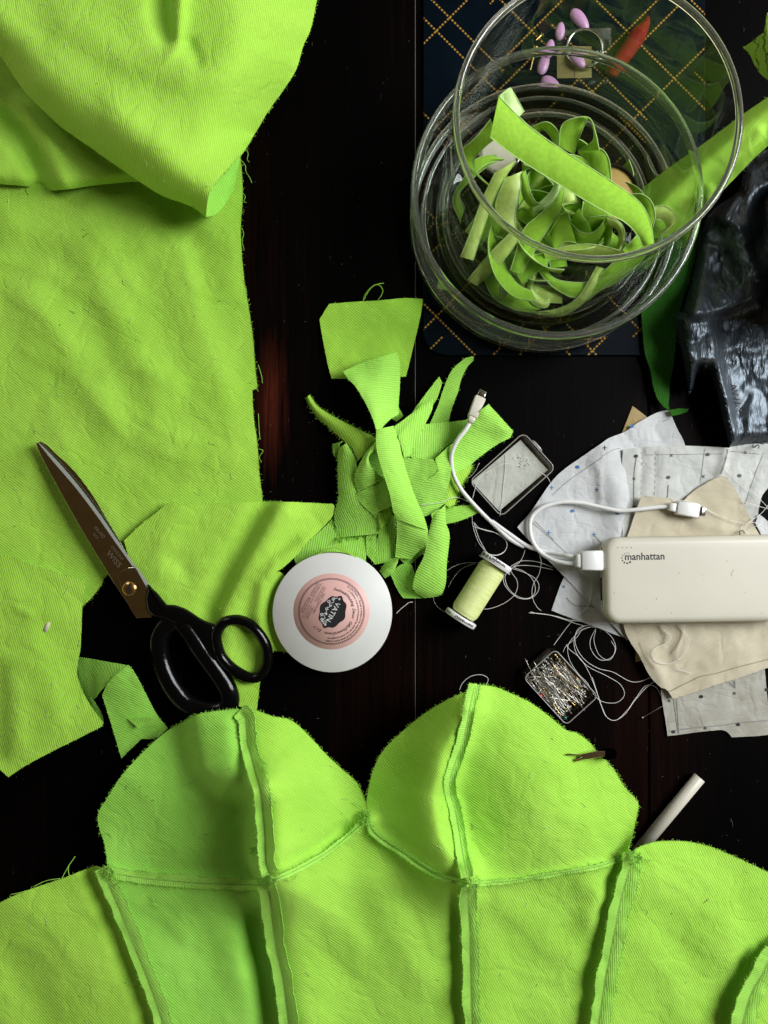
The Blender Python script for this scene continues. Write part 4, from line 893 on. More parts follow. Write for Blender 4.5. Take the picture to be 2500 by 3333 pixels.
pin0 = mb.build('dressmaking_pin', M_PIN); PIN_ME = pin0.data; PIN_G = PIN_ME.copy(); PIN_G.materials[0] = M_PINGOLD
tag(pin0, 'steel dressmaking pin among many in the open clear box', 'pin', 'pins in the clear box')
for i in range(150):
    o = pin0 if i == 0 else pin0.copy()
    if i: COL.objects.link(o)
    gold = (i % 14 == 4)
    if gold: o.data = PIN_G; o['label'] = 'brass-coloured dressmaking pin among the steel ones in the open clear box'; o['group'] = 'brass pins in the clear box'
    for _ in range(60):
        an = random.choice((random.gauss(0, 12), random.gauss(12, 14), random.gauss(-14, 10), random.gauss(30, 30) if i % 3 == 0 else random.gauss(0, 10))) + (180 if random.random() < .3 else 0)
        a = math.radians(an); x = random.uniform(-.95, .92)*px_; y = random.uniform(-.93, .93)*py_
        ok = all(abs(x + s_*.0148*math.cos(a)) < px_*.94 and abs(y + s_*.0148*math.sin(a)) < py_*.93 for s_ in (-1, 1))
        if ok: break
    z = .0020 + .0088*(i/150)**.9 + random.uniform(-.0006, .0006)
    o.matrix_world = Mp @ Matrix.Translation((x, y, z)) @ Matrix.Rotation(a, 4, 'Z') @ Matrix.Rotation(math.radians(random.uniform(-4, 4)), 4, 'Y')
for v_, c_px, a_, lab in (('s7', '290,790', 65, 'steel pin poking out over the short end of the open clear box'), ('s7', '445,830', 64, 'second steel pin lying across the rim at the short end of the clear box')):
    o = pin0.copy(); COL.objects.link(o); o['label'] = lab; del o['group']; p = at(*K(v_, c_px)[0], 12.8)
    o.matrix_world = Matrix.Translation(p) @ Matrix.Rotation(math.radians(-a_ + 180), 4, 'Z') @ Matrix.Rotation(math.radians(0), 4, 'Y')
def bead_pin(c_px, col, rad, lab):
    mb = MB(); c_ = Vector(at(*K('s7', c_px)[0], 10.5)); V, F = lathe([(rad*math.sin(math.pi*k/8) + 1e-6, -rad*math.cos(math.pi*k/8)) for k in range(9)], Matrix.Translation(c_), 14); mb.add(V, F)
    mb.tube([c_, c_ + Vector((-.012, .018, -.003))], .0003, 5, mi=1)
    tag(mb.build('bead_pin', None, None, True, [plain('bead_' + lab.split()[0], col, .12), M_PIN]), lab, 'pin')
bead_pin('428,1150', (.62, .02, .012), .0014, 'red bead-headed pin at the side of the clear pin box'); bead_pin('850,1530', (.02, .12, .07), .0017, 'green bead-headed pin near the lower corner of the clear pin box'); bead_pin('1180,1400', (.02, .02, .02), .0011, 'black bead-headed pin at the long end of the clear pin box')
# ================================================================== GREEN CLOTH BEHIND THE VASE
def rising(zf, x0, k): return lambda Q: zf(Q) + np.clip((Q[:, 0] - x0)*k, 0, 90)
gb = sheet(K('S', '2560,265 2510,308 2400,385 2290,468 2200,530 2120,590 2070,640 2060,720 2090,780 2200,762 2275,716 2330,645 2425,545 2510,462 2560,420'), rising(Zc(10, 1.0, 200, 61, [(K('S', '2520,330 2400,430 2250,560 2120,690'), 16, 60, 46), (K('S', '2520,420 2420,500 2330,600'), -6, 20, 20), (K('S', '2480,440 2380,540 2300,640'), 7, 24, 24)]), 2120, .135), 135, 10, fr=.2, seed=61).build('draped_cloth', M_LIME)
tag(gb, 'lime twill cloth sweeping in from the right edge behind the glass vase', 'fabric')
dk = sheet(K('S', '2085,760 2082,880 2090,1050 2100,1150 2117,1205 2126,1257 2143,1302 2166,1328 2177,1334') + K('q5', '860,358 945,362 930,385 860,412 798,425 770,372 770,250 785,80 812,-60') + K('S', '2212,1020 2250,890 2285,750'), Zc(7.0, 1.0, 110, 62), 95, 8, fr=.3, seed=62).build('cloth_tail', M_GREEN_SHADE)
tag(dk, 'narrow green cloth tail, shade painted into its colour, between the glass dish and the black bag', 'fabric')
tr_ = sheet(K('c2', '1550,205 1575,190 1605,168 1640,142 1650,90 1655,55 1730,40 1730,380 1659,342 1625,312 1600,280 1580,235'), rising(Zc(14, 2, 80, 63, [(K('c2', '1655,60 1650,140 1670,300'), 10, 26, 26)]), 2410, .3), 85, 9, fr=.3, seed=63).build('cloth_corner', M_LIME)
tag(tr_, 'dark green pointed corner of cloth at the right edge above the black bag', 'fabric')

# ================================================================== GLASS
VB = Vector((at(1759, 727, 0)[0], at(1759, 727, 0)[1], 0))
M_GLASS = glass('clear_glass', (.95, .97, .91), .05); M_GLASSD = glass('dish_glass', (.95, .98, .93), .02)
def rim_glass(name, col, tr):
    m = glass(name, col, .015); m.node_tree.nodes['Principled BSDF'].inputs['Transmission Weight'].default_value = tr; return m
M_RIM = rim_glass('rim_glass', (.80, .82, .69), .93); M_RING = rim_glass('ring_glass', (.90, .93, .87), .965)
M_WALL = clear('clear_glass_wall', (.96, .985, .95), .015, .6, 1.5); M_WALLD = clear('dish_glass_wall', (.955, .975, .945), .02, .85, 1.7)
def vessel(name, r, h, z0, wall, base, label, cat, edge, wm=None, rings=(), rings_rim=None):
    """thin wall, thick rounded rim and thick foot, all of clear glass"""
    T = Matrix.Translation((VB.x, VB.y, 0)); e_ = empty(name, (VB.x, VB.y, z0), label, cat); zt = z0 + h
    mb = MB()
    V, F = lathe([(r - .0003, z0 + base + .001), (r, z0 + base + .004), (r, zt - edge)], T, 160, False, False); mb.add(V, F)
    V, F = lathe([(r - wall, zt - edge), (r - wall, z0 + base + .005), (r - wall - .002, z0 + base + .0015)], T, 160, False, False); mb.add(V, F)
    mb.build('wall', wm or M_WALL, e_)
    rm = [(r - wall/2 + (wall/2 + .0003)*math.cos(a), zt - edge*.6 + edge*1.1*math.sin(a)) for a in [2*math.pi*k/14 for k in range(14)]]
    V = []; F = []; ns = 160
    for k in range(ns):
        w_ = 2*math.pi*k/ns
        for q, z in rm: V.append((VB.x + q*math.cos(w_), VB.y + q*math.sin(w_), z))
    for k in range(ns):
        for q in range(14): F.append((k*14 + q, k*14 + (q+1) % 14, ((k+1) % ns)*14 + (q+1) % 14, ((k+1) % ns)*14 + q)[::-1])
    link('rim', V, F, M_RIM if rings_rim is None else M_RING, e_)
    V, F = lathe([(r - .010, z0), (r - .0035, z0 + .0003), (r - .0010, z0 + .002), (r - .0001, z0 + base*.6), (r - .0004, z0 + base + .0007), (r - wall - .0015, z0 + base + .0012), (r - wall - .006, z0 + base), (r - .016, z0 + base*.75), (r - .02, z0 + base*.6), (.0002, z0 + base*.6)], T, 160); mb = MB(); mb.add(V, F); mb.build('foot', M_GLASSD, e_)
    for nm_, q_, zz_, m_ in rings:
        mb = MB(); mb.loop_tube([(VB.x + q_*math.cos(2*math.pi*k/160), VB.y + q_*math.sin(2*math.pi*k/160), zz_) for k in range(160)], m_, 12, .8); mb.build(nm_, M_RING, e_)
    return e_
vessel('glass_dish', .1075, .0585, .0032, .0050, .0055, 'low wide clear glass dish standing on the navy board, around the vase foot', 'glass dish', .0036, M_WALLD, (('foot_ring', .1040, .0130, .0027), ('foot_ring', .0955, .0122, .0017)), 1)
VZ = 7.9
vessel('glass_vase', .0862, .1625, VZ*.001, .0036, .0065, 'tall clear glass cylinder vase full of tangled green velvet ribbon', 'vase', .0022, None, (('foot_ring', .0792, .0185, .0024),))
IZ = VZ + 6.7   # floor inside the vase, mm
# ---- tins at the bottom of the vase
def tin(px, py, z, r, h, lab, colr, cat='tin', wall=M_STEEL):
    c_ = Vector(at(px, py, z)); c_.z = 0; e_ = empty('round_tin', (c_.x, c_.y, IZ*.001), lab, cat)
    mb = MB(); V, F = lathe([(r - .0004, IZ*.001), (r, IZ*.001 + .0004), (r, z*.001), (r - .0005, z*.001 + .0003), (r - .0010, z*.001), (r - .0011, z*.001 - .0025)], Matrix.Translation((c_.x, c_.y, 0)), 48, True, False); mb.add(V, F); mb.build('tin_wall', wall, e_)
    mb = MB(); V, F = lathe([(r - .0012, z*.001 - .0034), (r - .0012, z*.001 - .0026), (r - .004, z*.001 - .0022), (.0001, z*.001 - .0022)], Matrix.Translation((c_.x, c_.y, 0)), 48); mb.add(V, F); mb.build('filling', colr, e_)
M_GOLD = plain('gold_lid', (.50, .33, .10), .42, .35, var=.05); M_WAX = plain('pale_wax', (.66, .62, .48), .5, var=.08, scale=80); M_BLK = plain('black_paint', (.01, .01, .01), .3)
tin(1985, 628, 34, .0225, .018, 'black-rimmed round tin with a gold lid, under the ribbon in the vase', M_GOLD, 'tin', M_BLK)
tin(1628, 492, 30, .0165, .014, 'small tealight of pale wax under the ribbon at the left in the vase', M_WAX, 'tealight')
tin(1893, 640, 26, .0165, .013, 'small pale tealight half hidden by ribbon in the middle of the vase', M_WAX, 'tealight')
# ---- velvet ribbon
vr = empty('velvet_ribbon', (VB.x, VB.y, IZ*.001), 'long tangled moss green velvet ribbon filling the glass vase', 'ribbon')
def rib(L, R, v='c2', mat=None, bow=1.5, nm='ribbon_loop', edge=True, seed=1):
    a, b = K(v, L), K(v, R); mb = strip(a, b, 90, 6, 7, bow, .55, seed=seed, wob=.6)
    for X in (a, b):
        c = catmull([(p[0], p[1], p[2]*4) for p in X], 6)
        mb.tube([at(p[0], p[1], p[2]/4 + .3) for p in c], .00034, 4, mi=1)
    return mb.build(nm, None, vr, True, [mat or M_VELVET, M_SATINL])
# deep layer
rib('330,1110,32 380,985,40 420,870,46 480,745,54', '385,1125,32 440,955,40 500,805,46 570,695,54', mat=M_SATIN, seed=2)
rib('350,900,30 330,830,36 420,740,40 500,690,42', '330,960,30 300,850,36 400,700,40 480,665,42', seed=3)
rib('525,770,46 482,880,42 505,960,40 545,1005,38', '600,738,46 582,860,42 565,950,40 592,1032,38', mat=M_SATIN, seed=4)
rib('560,990,44 470,1080,36 400,1160,28 360,1210,24', '600,1010,44 520,1120,36 450,1190,28 400,1235,24', mat=M_SATIN, seed=5)
rib('735,740,52 735,800,46 700,850,42 640,900,40', '770,760,50 760,830,46 720,880,42 650,925,40', mat=M_SATINL, seed=6)
rib('590,760,46 600,850,40 650,900,38 720,880,38', '610,735,46 640,850,44 680,880,42 740,860,42', seed=7)
rib('740,872,52 655,940,48 600,1000,44 545,1170,34', '782,800,52 762,905,48 690,1015,44 592,1185,34', seed=8)
rib('760,890,30 820,880,30 900,900,30', '760,860,30 830,850,30 910,870,30', mat=M_SATIN, seed=9)
rib('880,940,46 960,935,46 985,985,44 975,1060,42', '900,1010,36 930,990,38 950,1020,38 945,1080,38', mat=M_VELVET, seed=10)
rib('960,930,50 1020,960,48 1040,1010,46 1025,1080,44', '975,980,44 1005,990,44 1015,1030,42 1005,1090,42', mat=M_SATIN, seed=11)
rib('755,930,50 790,915,52 805,960,48 850,1002,46 910,1000,46 965,935,48', '710,1015,40 745,990,38 790,1030,36 850,1055,36 920,1050,36 980,985,38', seed=12)
rib('715,1010,40 745,940,48 790,918,52', '740,1090,38 780,1045,42 830,1050,44', seed=13)
rib('690,1092,40 780,1066,44 900,1055,46 1045,1088,44', '700,1128,30 790,1112,32 900,1108,34 1030,1110,34', mat=M_SATIN, seed=14)
rib('1030,1080,46 1080,1030,46 1115,985,46', '1060,1110,40 1115,1060,40 1160,1010,40', mat=M_VELVET, seed=15)
rib('1045,842,50 1110,838,54 1155,870,52 1172,930,48 1160,985,44', '1040,870,46 1085,860,46 1110,900,44 1115,950,42 1120,990,40', seed=16)
rib('1165,892,46 1210,888,48 1250,915,46 1262,950,42 1195,1028,34', '1172,950,40 1195,950,40 1215,965,38 1222,985,36 1190,1000,34', mat=M_SATIN, seed=17)
rib('860,870,46 860,940,42 940,985,40', '960,800,50 975,900,46 985,930,42', seed=18)
# seen through the wall below the rim
rib('425,1190,22 470,1280,19 560,1335,17 650,1345,16', '600,1110,26 560,1200,22 640,1300,18 690,1330,16', seed=19)
rib('500,1285,30 498,1240,32 520,1215,32', '520,1290,28 545,1250,30 545,1215,30', mat=M_SATINL, seed=20)
rib('650,1350,17 760,1330,20 840,1280,24 920,1150,30', '690,1368,17 780,1360,20 880,1290,24 950,1160,30', mat=M_SATIN, seed=21)
rib('680,1090,34 660,1140,32 690,1200,28 760,1260,24 850,1285,22 1010,1220,22', '720,1100,34 705,1150,32 720,1190,28 780,1215,26 900,1215,24 1050,1150,26', seed=22)
rib('640,1190,26 620,1250,22 640,1310,19 700,1330,18 725,1290,18', '660,1180,26 645,1240,22 670,1280,19 690,1290,18 705,1275,18', mat=M_SATIN, seed=23)
rib('1005,1120,34 1050,1140,32 960,1230,26 880,1300,20', '960,1110,36 990,1130,34 920,1200,28 850,1280,20', seed=24)
rib('560,1170,30 600,1120,34 680,1095,36', '600,1230,26 640,1190,30 700,1150,34', seed=25)
rib('350,1000,24 420,900,30 470,820,34 500,740,36', '420,1060,24 490,950,30 540,860,34 570,780,36', seed=40)
rib('440,1130,20 530,1060,26 620,1050,30 700,1080,30', '440,1200,20 540,1140,24 620,1130,26 690,1150,26', mat=M_SATIN, seed=41)
rib('560,930,34 640,990,32 700,1070,30 720,1160,26', '620,880,34 700,960,32 770,1050,30 790,1150,26', seed=42)
rib('800,960,34 900,1030,32 1000,1100,30 1060,1120,30', '840,900,34 940,970,32 1030,1040,30 1090,1070,30', seed=43)
rib('640,640,46 720,680,46 800,760,44 830,860,42', '600,710,44 670,740,44 740,810,42 770,880,40', mat=M_SATIN, seed=44)
rib('900,1180,24 980,1150,26 1070,1080,28 1110,1010,30', '930,1250,20 1020,1210,22 1110,1130,24 1150,1060,28', seed=45)
rib('480,1110,24 560,1180,22 660,1230,20 770,1240,20', '450,1170,20 540,1250,18 650,1300,17 770,1310,17', mat=M_SATIN, seed=46)
# many more turns of the same ribbon between these, coiled inside the vase
def topx(v):
    f = MPP*(CAM_H - v[2])/CAM_H; return (CX + v[0]/f, CY - v[1]/f, v[2]*1000)
rr_ = random.Random(23)
for k in range(13):
    cx_, cy_ = VB.x + rr_.uniform(-.026, .026), VB.y + rr_.uniform(-.03, .026); ra, rb = rr_.uniform(.022, .046), rr_.uniform(.022, .046); a0 = rr_.uniform(0, 6.28); sw = rr_.uniform(2.0, 4.6)*rr_.choice((-1, 1)); z0 = rr_.uniform(.021, .034); tl = rr_.uniform(.35, 1.15)
    A_, B_ = [], []
    for q in range(9):
        a = a0 + sw*q/8; z = z0 + .006*math.sin(q*.9 + k); wv = .0075; tw = tl + .4*math.sin(q*.7 + k*2)
        p = Vector((cx_ + ra*math.cos(a), cy_ + rb*math.sin(a), z)); o = Vector((math.cos(a), math.sin(a), 0))*math.sin(tw) + Vector((0, 0, 1))*math.cos(tw)
        p1, p2 = p + o*wv, p - o*wv
        for P_ in (p1, p2):
            dx, dy = P_.x - VB.x, P_.y - VB.y; d_ = math.hypot(dx, dy)
            if d_ > .078: P_.x, P_.y = VB.x + dx*.078/d_, VB.y + dy*.078/d_
            P_.z = max(P_.z, .0165)
        A_.append(topx(p1)); B_.append(topx(p2))
    mb = strip(A_, B_, 90, 6, 6, 0, .55, seed=k)
    for X in (A_, B_): mb.tube([at(p[0], p[1], p[2]/4 + .2) for p in catmull([(p[0], p[1], p[2]*4) for p in X], 6)], .00034, 4, mi=1)
    mb.build('ribbon_loop', None, vr, True, [M_VELVET if k % 3 else M_SATIN, M_SATINL])
# standing loops
rib('460,515,82 400,590,76 332,652,68 336,690,64 428,782,58', '482,598,78 430,640,70 388,690,60 398,742,54 455,800,50', seed=26)
rib('395,745,52 450,705,50 520,690,48', '390,690,50 450,670,50 520,690,50', mat=M_VELVET, seed=27)
rib('640,545,66 705,527,72 752,570,70 752,640,64', '662,580,60 690,560,60 725,600,58 742,650,56', seed=28)
rib('756,632,66 764,552,76 800,517,82 885,508,84 915,580,78 930,650,72', '820,668,58 842,600,66 868,535,74 888,512,82 905,600,66 838,652,58', mat=M_VELVET, seed=29)
rib('840,655,60 930,640,66 972,690,62 982,785,54', '838,660,56 880,700,56 900,760,52 920,800,48', seed=30)
# top band
rib('497,416,108 620,538,96 760,640,88 900,730,80 1020,808,72 1108,878,66 1150,958,60 1166,1052,52', '458,592,100 560,672,92 700,762,84 830,842,78 950,912,72 1040,960,66 1090,1010,60 1120,1064,52', bow=2.5, seed=31, nm='top_band')
rib('497,416,108 545,380,106 556,400,98', '500,440,100 570,502,94 606,480,92', mat=M_SATINL, bow=-2, seed=32, nm='turned_end')
rib('545,382,106 560,400,98 606,482,92', '497,420,107 520,450,99 572,500,93', mat=M_SATINL, bow=0, seed=33, nm='turned_end')

# ================================================================== SMALL THINGS ON THE BOARD BEHIND THE VASE
ML_ = plain('lilac_shell', (.56, .28, .52), .35, var=.08, scale=500); ML_IN = plain('lilac_shell_inside', (.56, .30, .50), .4)
def shell(v, s_, length_px, width_px, ang, zb, lab, hollow, mat=None):
    """half of an oval shell; hollow ones show the inside"""
    p = K(v, s_)[0]; c_ = Vector(at(p[0], p[1], zb + 2.5)); c_.z = zb*.001
    a, b, h = length_px*MPP*.5, width_px*MPP*.5, width_px*MPP*.36
    R = Matrix.Translation(c_) @ Matrix.Rotation(math.radians(ang), 4, 'Z')
    L = []; rng_ = [k/7 for k in range(8)]
    def ringp(t, s): 
        q = math.sqrt(max(0, 1 - t*t)); zz = (t if not hollow else -t + 1)*h*s
        return [R @ Vector((a*q*s*math.cos(w)*(1 + .12*math.cos(w)), b*q*s*math.sin(w), zz + (1-s)*h*.2)) for w in [2*math.pi*k/28 for k in range(28)]]
    outer = [ringp(t*.985, 1) for t in rng_]; inner = [ringp(t*.985, .84) for t in rng_]
    loops = outer[::-1] + inner
    V, F = loft(loops if not hollow else loops, True, True)
    me = link('oval_shell', V, F, mat or ML_); bmr = me
    return tag(me, lab, 'shell', 'lilac oval shells on the board')
shell('c2', '845,72', 84, 42, -52, 3.2, 'uppermost lilac oval shell on the board behind the vase', False)
shell('c2', '763,132', 60, 31, 82, 3.2, 'narrow lilac shell standing upright just above the other lilac shells', False)
shell('c2', '716,208', 62, 32, 75, 6.0, 'lilac shell lying on top of the small row of lilac shells', False)
shell('c2', '690,275', 74, 36, 72, 3.2, 'long lilac shell in the middle of the small row of shells', False)
shell('c2', '717,352', 68, 42, -30, 3.2, 'round lilac shell at the lower end of the row of shells', False)
shell('c2', '838,250', 60, 36, -48, 8.5, 'pinkish shell lying on the gold square card', False)
ch = MB(); c = catmull(K('q2', '575,150,5 560,215,6.5 500,300,7.5 420,420,8 340,530,8 270,620,7 240,680,5'), 6); n = len(c)
ch.tube([at(p[0], p[1], p[2]) for p in c], [.0012 + .0058*min(1, (k/n)*3.2)*(1 - .35*(k/n)**2) for k in range(n)], 14)
M_RED = plain('red_wax', (.17, .004, .003), .75, spec=.15, var=.25, scale=140, bd=.0004)
tag(ch.build('red_stick', M_RED), 'tapered dark red stick lying on the navy board behind the vase', 'stick')
gc = empty('gold_card', at(1868, 215, 5), 'small square gold card with two slits on the navy board', 'card')
V, F = loft([[at(p[0], p[1], z) for p in K('c2', '748,200 897,200 897,336 748,338')[::-1]] for z in (3.2, 3.6)]); link('card_face', V, F, plain('gold_card', (.33, .26, .10), .45, .3, var=.06), gc, smooth=False)
mb = MB()
for s_ in ('822,300 823,336', '862,226 866,250', '806,292 818,302'): mb.tube([at(p[0], p[1], 3.75) for p in K('c2', s_)], .00022, 4)
mb.build('slit', M_BLACKINK, gc)
mb = MB(); mb.loop_tube([at(K('c2', '868,210')[0][0] + 58*math.cos(a), K('c2', '868,210')[0][1] + 62*math.sin(a), 7 + 2*math.cos(a)) for a in [2*math.pi*k/48 for k in range(48)]], .0011, 10, 1.6)
tag(mb.build('metal_ring', M_STEEL), 'shiny silver ring lying over the gold card', 'ring')
for k_, (a_, b_, lab) in enumerate((('682,150', '655,175', 'brass screw with a conical head beside the lilac shells'), ('655,205', '632,305', 'thin brass screw lying left of the lilac shells'))):
    p0, p1 = (at(*K('c2', q)[0], 4.6) for q in (a_, b_)); mb = MB(); n = 26
    mb.tube([Vector(p0).lerp(Vector(p1), t/n) for t in range(n+1)], [.0024 - .0006*t if t < 3 else (.0011 if t % 2 else .0008)*(1 - .5*t/n) for t in range(n+1)], 10)
    tag(mb.build('brass_screw', M_BRASS), lab, 'screw')
# clear film sleeve with a fold line
V, F = loft([[at(p[0], p[1], z) for p in K('c2', '745,130 980,120 985,350 930,372 745,345')[::-1]] for z in (9.2, 9.35)])
tag(link('film_sleeve', V, F, clear('clear_film', (.98, .985, .98), .08, .35)), 'clear film sleeve lying over the gold card and ring', 'sleeve')
mb = MB(); mb.tube([at(p[0], p[1], 12) for p in catmull(K('c2', '1142,672 1140,690 1150,720 1165,742 1190,760 1215,768'), 4)], .0003, 5)
tag(mb.build('loose_thread', M_WHITE), 'short white thread lying at the right inside the glass dish', 'thread')

# ================================================================== BLACK PLASTIC BAG
def bag_mat():
    m, t, b = nt('black_plastic_film'); c = coord(t)
    b.inputs['Base Color'].default_value = (.013, .016, .021, 1); b.inputs['Roughness'].default_value = .42; b.inputs['Specular IOR Level'].default_value = 1.0; b.inputs['Specular Tint'].default_value = (.74, .88, 1, 1)
    v = t.nodes.new('ShaderNodeTexVoronoi'); v.inputs['Scale'].default_value = 75; v.feature = 'F1'
    n_ = t.nodes.new('ShaderNodeTexNoise'); n_.inputs['Scale'].default_value = 62; n_.inputs['Detail'].default_value = 4; t.links.new(mapping(t, c, (1.8, .5, 1), (0, 0, -.2)), n_.inputs['Vector'])
    mxv = t.nodes.new('ShaderNodeMix'); mxv.data_type = 'VECTOR'; mxv.inputs[0].default_value = .05; t.links.new(mapping(t, c, (1.6, .6, 1), (0, 0, -.25)), mxv.inputs[4]); t.links.new(n_.outputs['Color'], mxv.inputs[5]); t.links.new(mxv.outputs[1], v.inputs['Vector'])
    big = noisen(t, c, 14, 1)
    h = mathn(t, 'MULTIPLY', mathn(t, 'ADD', v.outputs['Distance'], mathn(t, 'MULTIPLY', n_.outputs['Fac'], .9)), mathn(t, 'MULTIPLY_ADD', big, 2.4, -.55)); bump(t, b, h, .0036, .6); return m
outBag = K('S', '2900,420 2620,440 2510,480 2450,522 2422,548 2402,622 2318,686 2283,757 2264,852 2240,950 2222,1012 2193,1028 2200,1065 2214,1120 2232,1210 2243,1284') + K('q5', '985,170 1022,60 1060,20 1100,60 1140,20 1220,300 1250,450 1282,560 1298,640 1310,705 1400,690 1560,672 1700,662') + K('S', '2700,1380 2900,1200')
def zbag(Q):
    z = np.full(len(Q), 17.0)
    z += 6*np.abs(fbm(Q, 150, 71, 2)) + 2.5*fbm(Q, 60, 72, 2)
    # the lower lobe has a high shoulder that falls towards the window
    z += ridge(Q, K('q5', '1150,-250 1170,0 1240,300 1300,640'), 20, 170, 26) + ridge(Q, K('q5', '930,-150 930,20 960,200'), 12, 44, 16)
    z += ridge(Q, K('q4', '820,1170 1200,1130 1500,1010 1610,850'), 18, 24, 110) + ridge(Q, K('q4', '1420,0 1340,200 1290,320'), 9, 40, 12) + ridge(Q, K('q4', '1520,450 1440,560 1560,780'), 11, 60, 14)
    z += ridge(Q, K('q4', '1350,340 1440,500 1480,620'), 7, 60, 16) + ridge(Q, K('q4', '1700,-100 1500,120 1440,300'), 10, 90, 30) + ridge(Q, K('q4', '1010,120 1120,300 1080,420'), 7, 40, 20)
    # unseen bag beyond the right edge, raised into a mound to shade the tail
    u = np.clip((Q[:, 0] - 2480)/230, 0, 1); v = np.clip((Q[:, 1] - 430)/180, 0, 1)*np.clip((1150 - Q[:, 1])/220, 0, 1); z += 80*u*u*(3 - 2*u)*v
    d, _ = seg_dist(Q, outBag + [outBag[0]]); f = np.clip(np.abs(d)/42, 0, 1); f = f*(2 - f)
    return 8 + (np.maximum(z, 6) - 8)*f
bg = sheet(outBag, zbag, 0, 6.5, t=.12, jit=.6, seed=71).build('plastic_bag', bag_mat(), None, True); tag(bg, 'crumpled shiny black plastic bag at the right edge of the table', 'bag')
def decal(mb, geo, c_px, size, ang, zf, lift, mi=0, sx=1.0):
    V, F = geo; a = math.radians(ang); P = np.array([(c_px[0] + size*(sx*x*math.cos(a) - y*math.sin(a)), c_px[1] - size*(sx*x*math.sin(a) + y*math.cos(a))) for x, y in V])
    z = zf(P) + lift; mb.add(atn(P, z), F, None, mi)
mb = MB(); decal(mb, text_geo('AWAY', 1), K('q5', '1370,270')[0], 34, -78, zbag, .35); decal(mb, text_geo('SNS', 1), K('q5', '1555,640')[0], 34, 88, zbag, .35)
mb.build('warning_print', M_BLACKINK, bg, False)

# ================================================================== PATTERN PAPERS AND MUSLIN
CROSS = ([(-.5, -.08), (.5, -.08), (.5, .08), (-.5, .08), (-.08, -.5), (.08, -.5), (.08, -.08), (-.08, -.08), (-.08, .08), (.08, .08), (.08, .5), (-.08, .5)], [(0, 1, 2, 3), (4, 5, 6, 7), (8, 9, 10, 11)])
DOT = ([(.5*math.cos(2*math.pi*k/20), .5*math.sin(2*math.pi*k/20)) for k in range(20)], [tuple(range(20))])
def line_decal(mb, pts, wd, zf, lift, mi=0):
    c = catmull(pts, 8); t = np.gradient(c, axis=0); t /= np.linalg.norm(t, axis=1)[:, None]; n = np.stack([-t[:, 1], t[:, 0]], 1)*wd/2
    P = np.concatenate([c - n, c + n]); z = np.tile(zf(c), 2) + lift; m = len(c)
    V = atn(P, z); F = [(i, i+m, i+m+1, i+1) for i in range(m-1)]
    if normals(V, F)[:, 2].mean() < 0: F = [f[::-1] for f in F]
    mb.add(V, F, None, mi)
INKS = [M_BLUEINK, M_BLACKINK, M_GREYLINE]
def paper_piece(lab, ol, zf, mat, marks=(), lines=(), seed=1, cat='paper'):
    o = sheet(ol, zf, 0, 11, t=.14, jit=.35, seed=seed, corner=30).build('pattern_paper', mat); tag(o, lab, cat, 'sewing pattern papers')
    if marks or lines:
        mb = MB()
        for kind, v, s_, sz, an, ink in marks: decal(mb, CROSS if kind == '+' else DOT, K(v, s_)[0], sz*1.0, an, zf, .35 + (.04 if ink else 0), ink, 1.2 if kind == 'o' else 1.0)
        for v, s_, wd in lines: line_decal(mb, K(v, s_), wd*1.5, zf, .3, 2)
        mb.build('printed_marks', None, o, False, INKS)
    return o
kf = sheet(K('q5', '440,335 570,435 700,560 600,760 345,578'), 1.2, 0, 12, t=.5, jit=.2, seed=81).build('kraft_card', M_KRAFT); tag(kf, 'pointed corner of brown kraft card sticking out above the curved pattern paper', 'card')
kf2 = sheet(K('c5', '740,1380 825,1480 830,1600 880,1588 1000,1500 900,1350'), .8, 0, 12, t=.4, jit=.2, seed=82).build('kraft_card', M_KRAFT); tag(kf2, 'edge of brown kraft card under the muslin below the power bank', 'card')
zPC = Zc(1.4, .6, 120, 83); zPA = Zc(3.2, 1.4, 160, 84, [(K('c5', '615,470 625,560 630,700'), 1.2, 8, 8), (K('c5', '770,280 830,365'), -1, 5, 5), (K('c5', '640,440 720,560 750,700 752,880'), 5, 60, 60)]); zPB = Zc(8.0, 1.5, 140, 85, [(K('q5', '523,700 515,1200'), -1.2, 5, 5), (K('q5', '648,700 640,1100'), -.9, 5, 5), (K('q5', '1300,700 1285,820 1240,950'), 2.5, 20, 5), (K('q5', '1620,760 1560,900 1450,1200'), -1, 8, 8)]); zPD = Zc(2.2, 1.0, 160, 86)
paper_piece('pale pattern paper strip under the curved one, left of the power bank', K('c5', '415,1118 345,1305 450,1345 545,1380 640,1415 745,1455 860,1480 900,1300 700,1100 500,1000'), zPC, M_PAPER, [('+', 'c5', '415,1167', 12, 45, 0)], [('c5', '430,1230 480,1275 560,1280 700,1300', 1.4)], 83)
paper_piece('large pale pattern paper with a long curved edge under the white cable', K('c5', '148,825 230,730 340,570 420,490 520,420 620,350 680,310 770,274 840,225 930,175 985,155 1028,152 1045,200 1072,262 1115,352 1130,500 1000,1000 900,1300 800,1470 780,1478 680,1370 540,1235 420,1110 330,1020 215,900'), zPA, M_PAPER,
   [('+', 'c5', '347,597', 14, 0, 0), ('+', 'c5', '608,608', 14, 0, 0), ('+', 'c5', '330,856', 14, 0, 0), ('+', 'c5', '591,867', 14, 0, 0), ('+', 'c5', '653,367', 14, 0, 1), ('o', 'c5', '495,478', 11, 0, 0), ('o', 'c5', '466,731', 11, 0, 0), ('o', 'c5', '808,243', 11, 0, 0), ('o', 'c5', '726,744', 11, 0, 0)],
   [('c5', '770,280 800,320 832,365', 1.6), ('c5', '590,867 640,925', 1.5), ('c5', '640,415 700,380 740,370', 1), ('c5', '350,640 440,560 640,420', 1), ('c5', '225,790 330,880 460,1000', .9), ('c5', '250,790 360,900', .9), ('c5', '985,215 1030,200', 1.2)], 84)
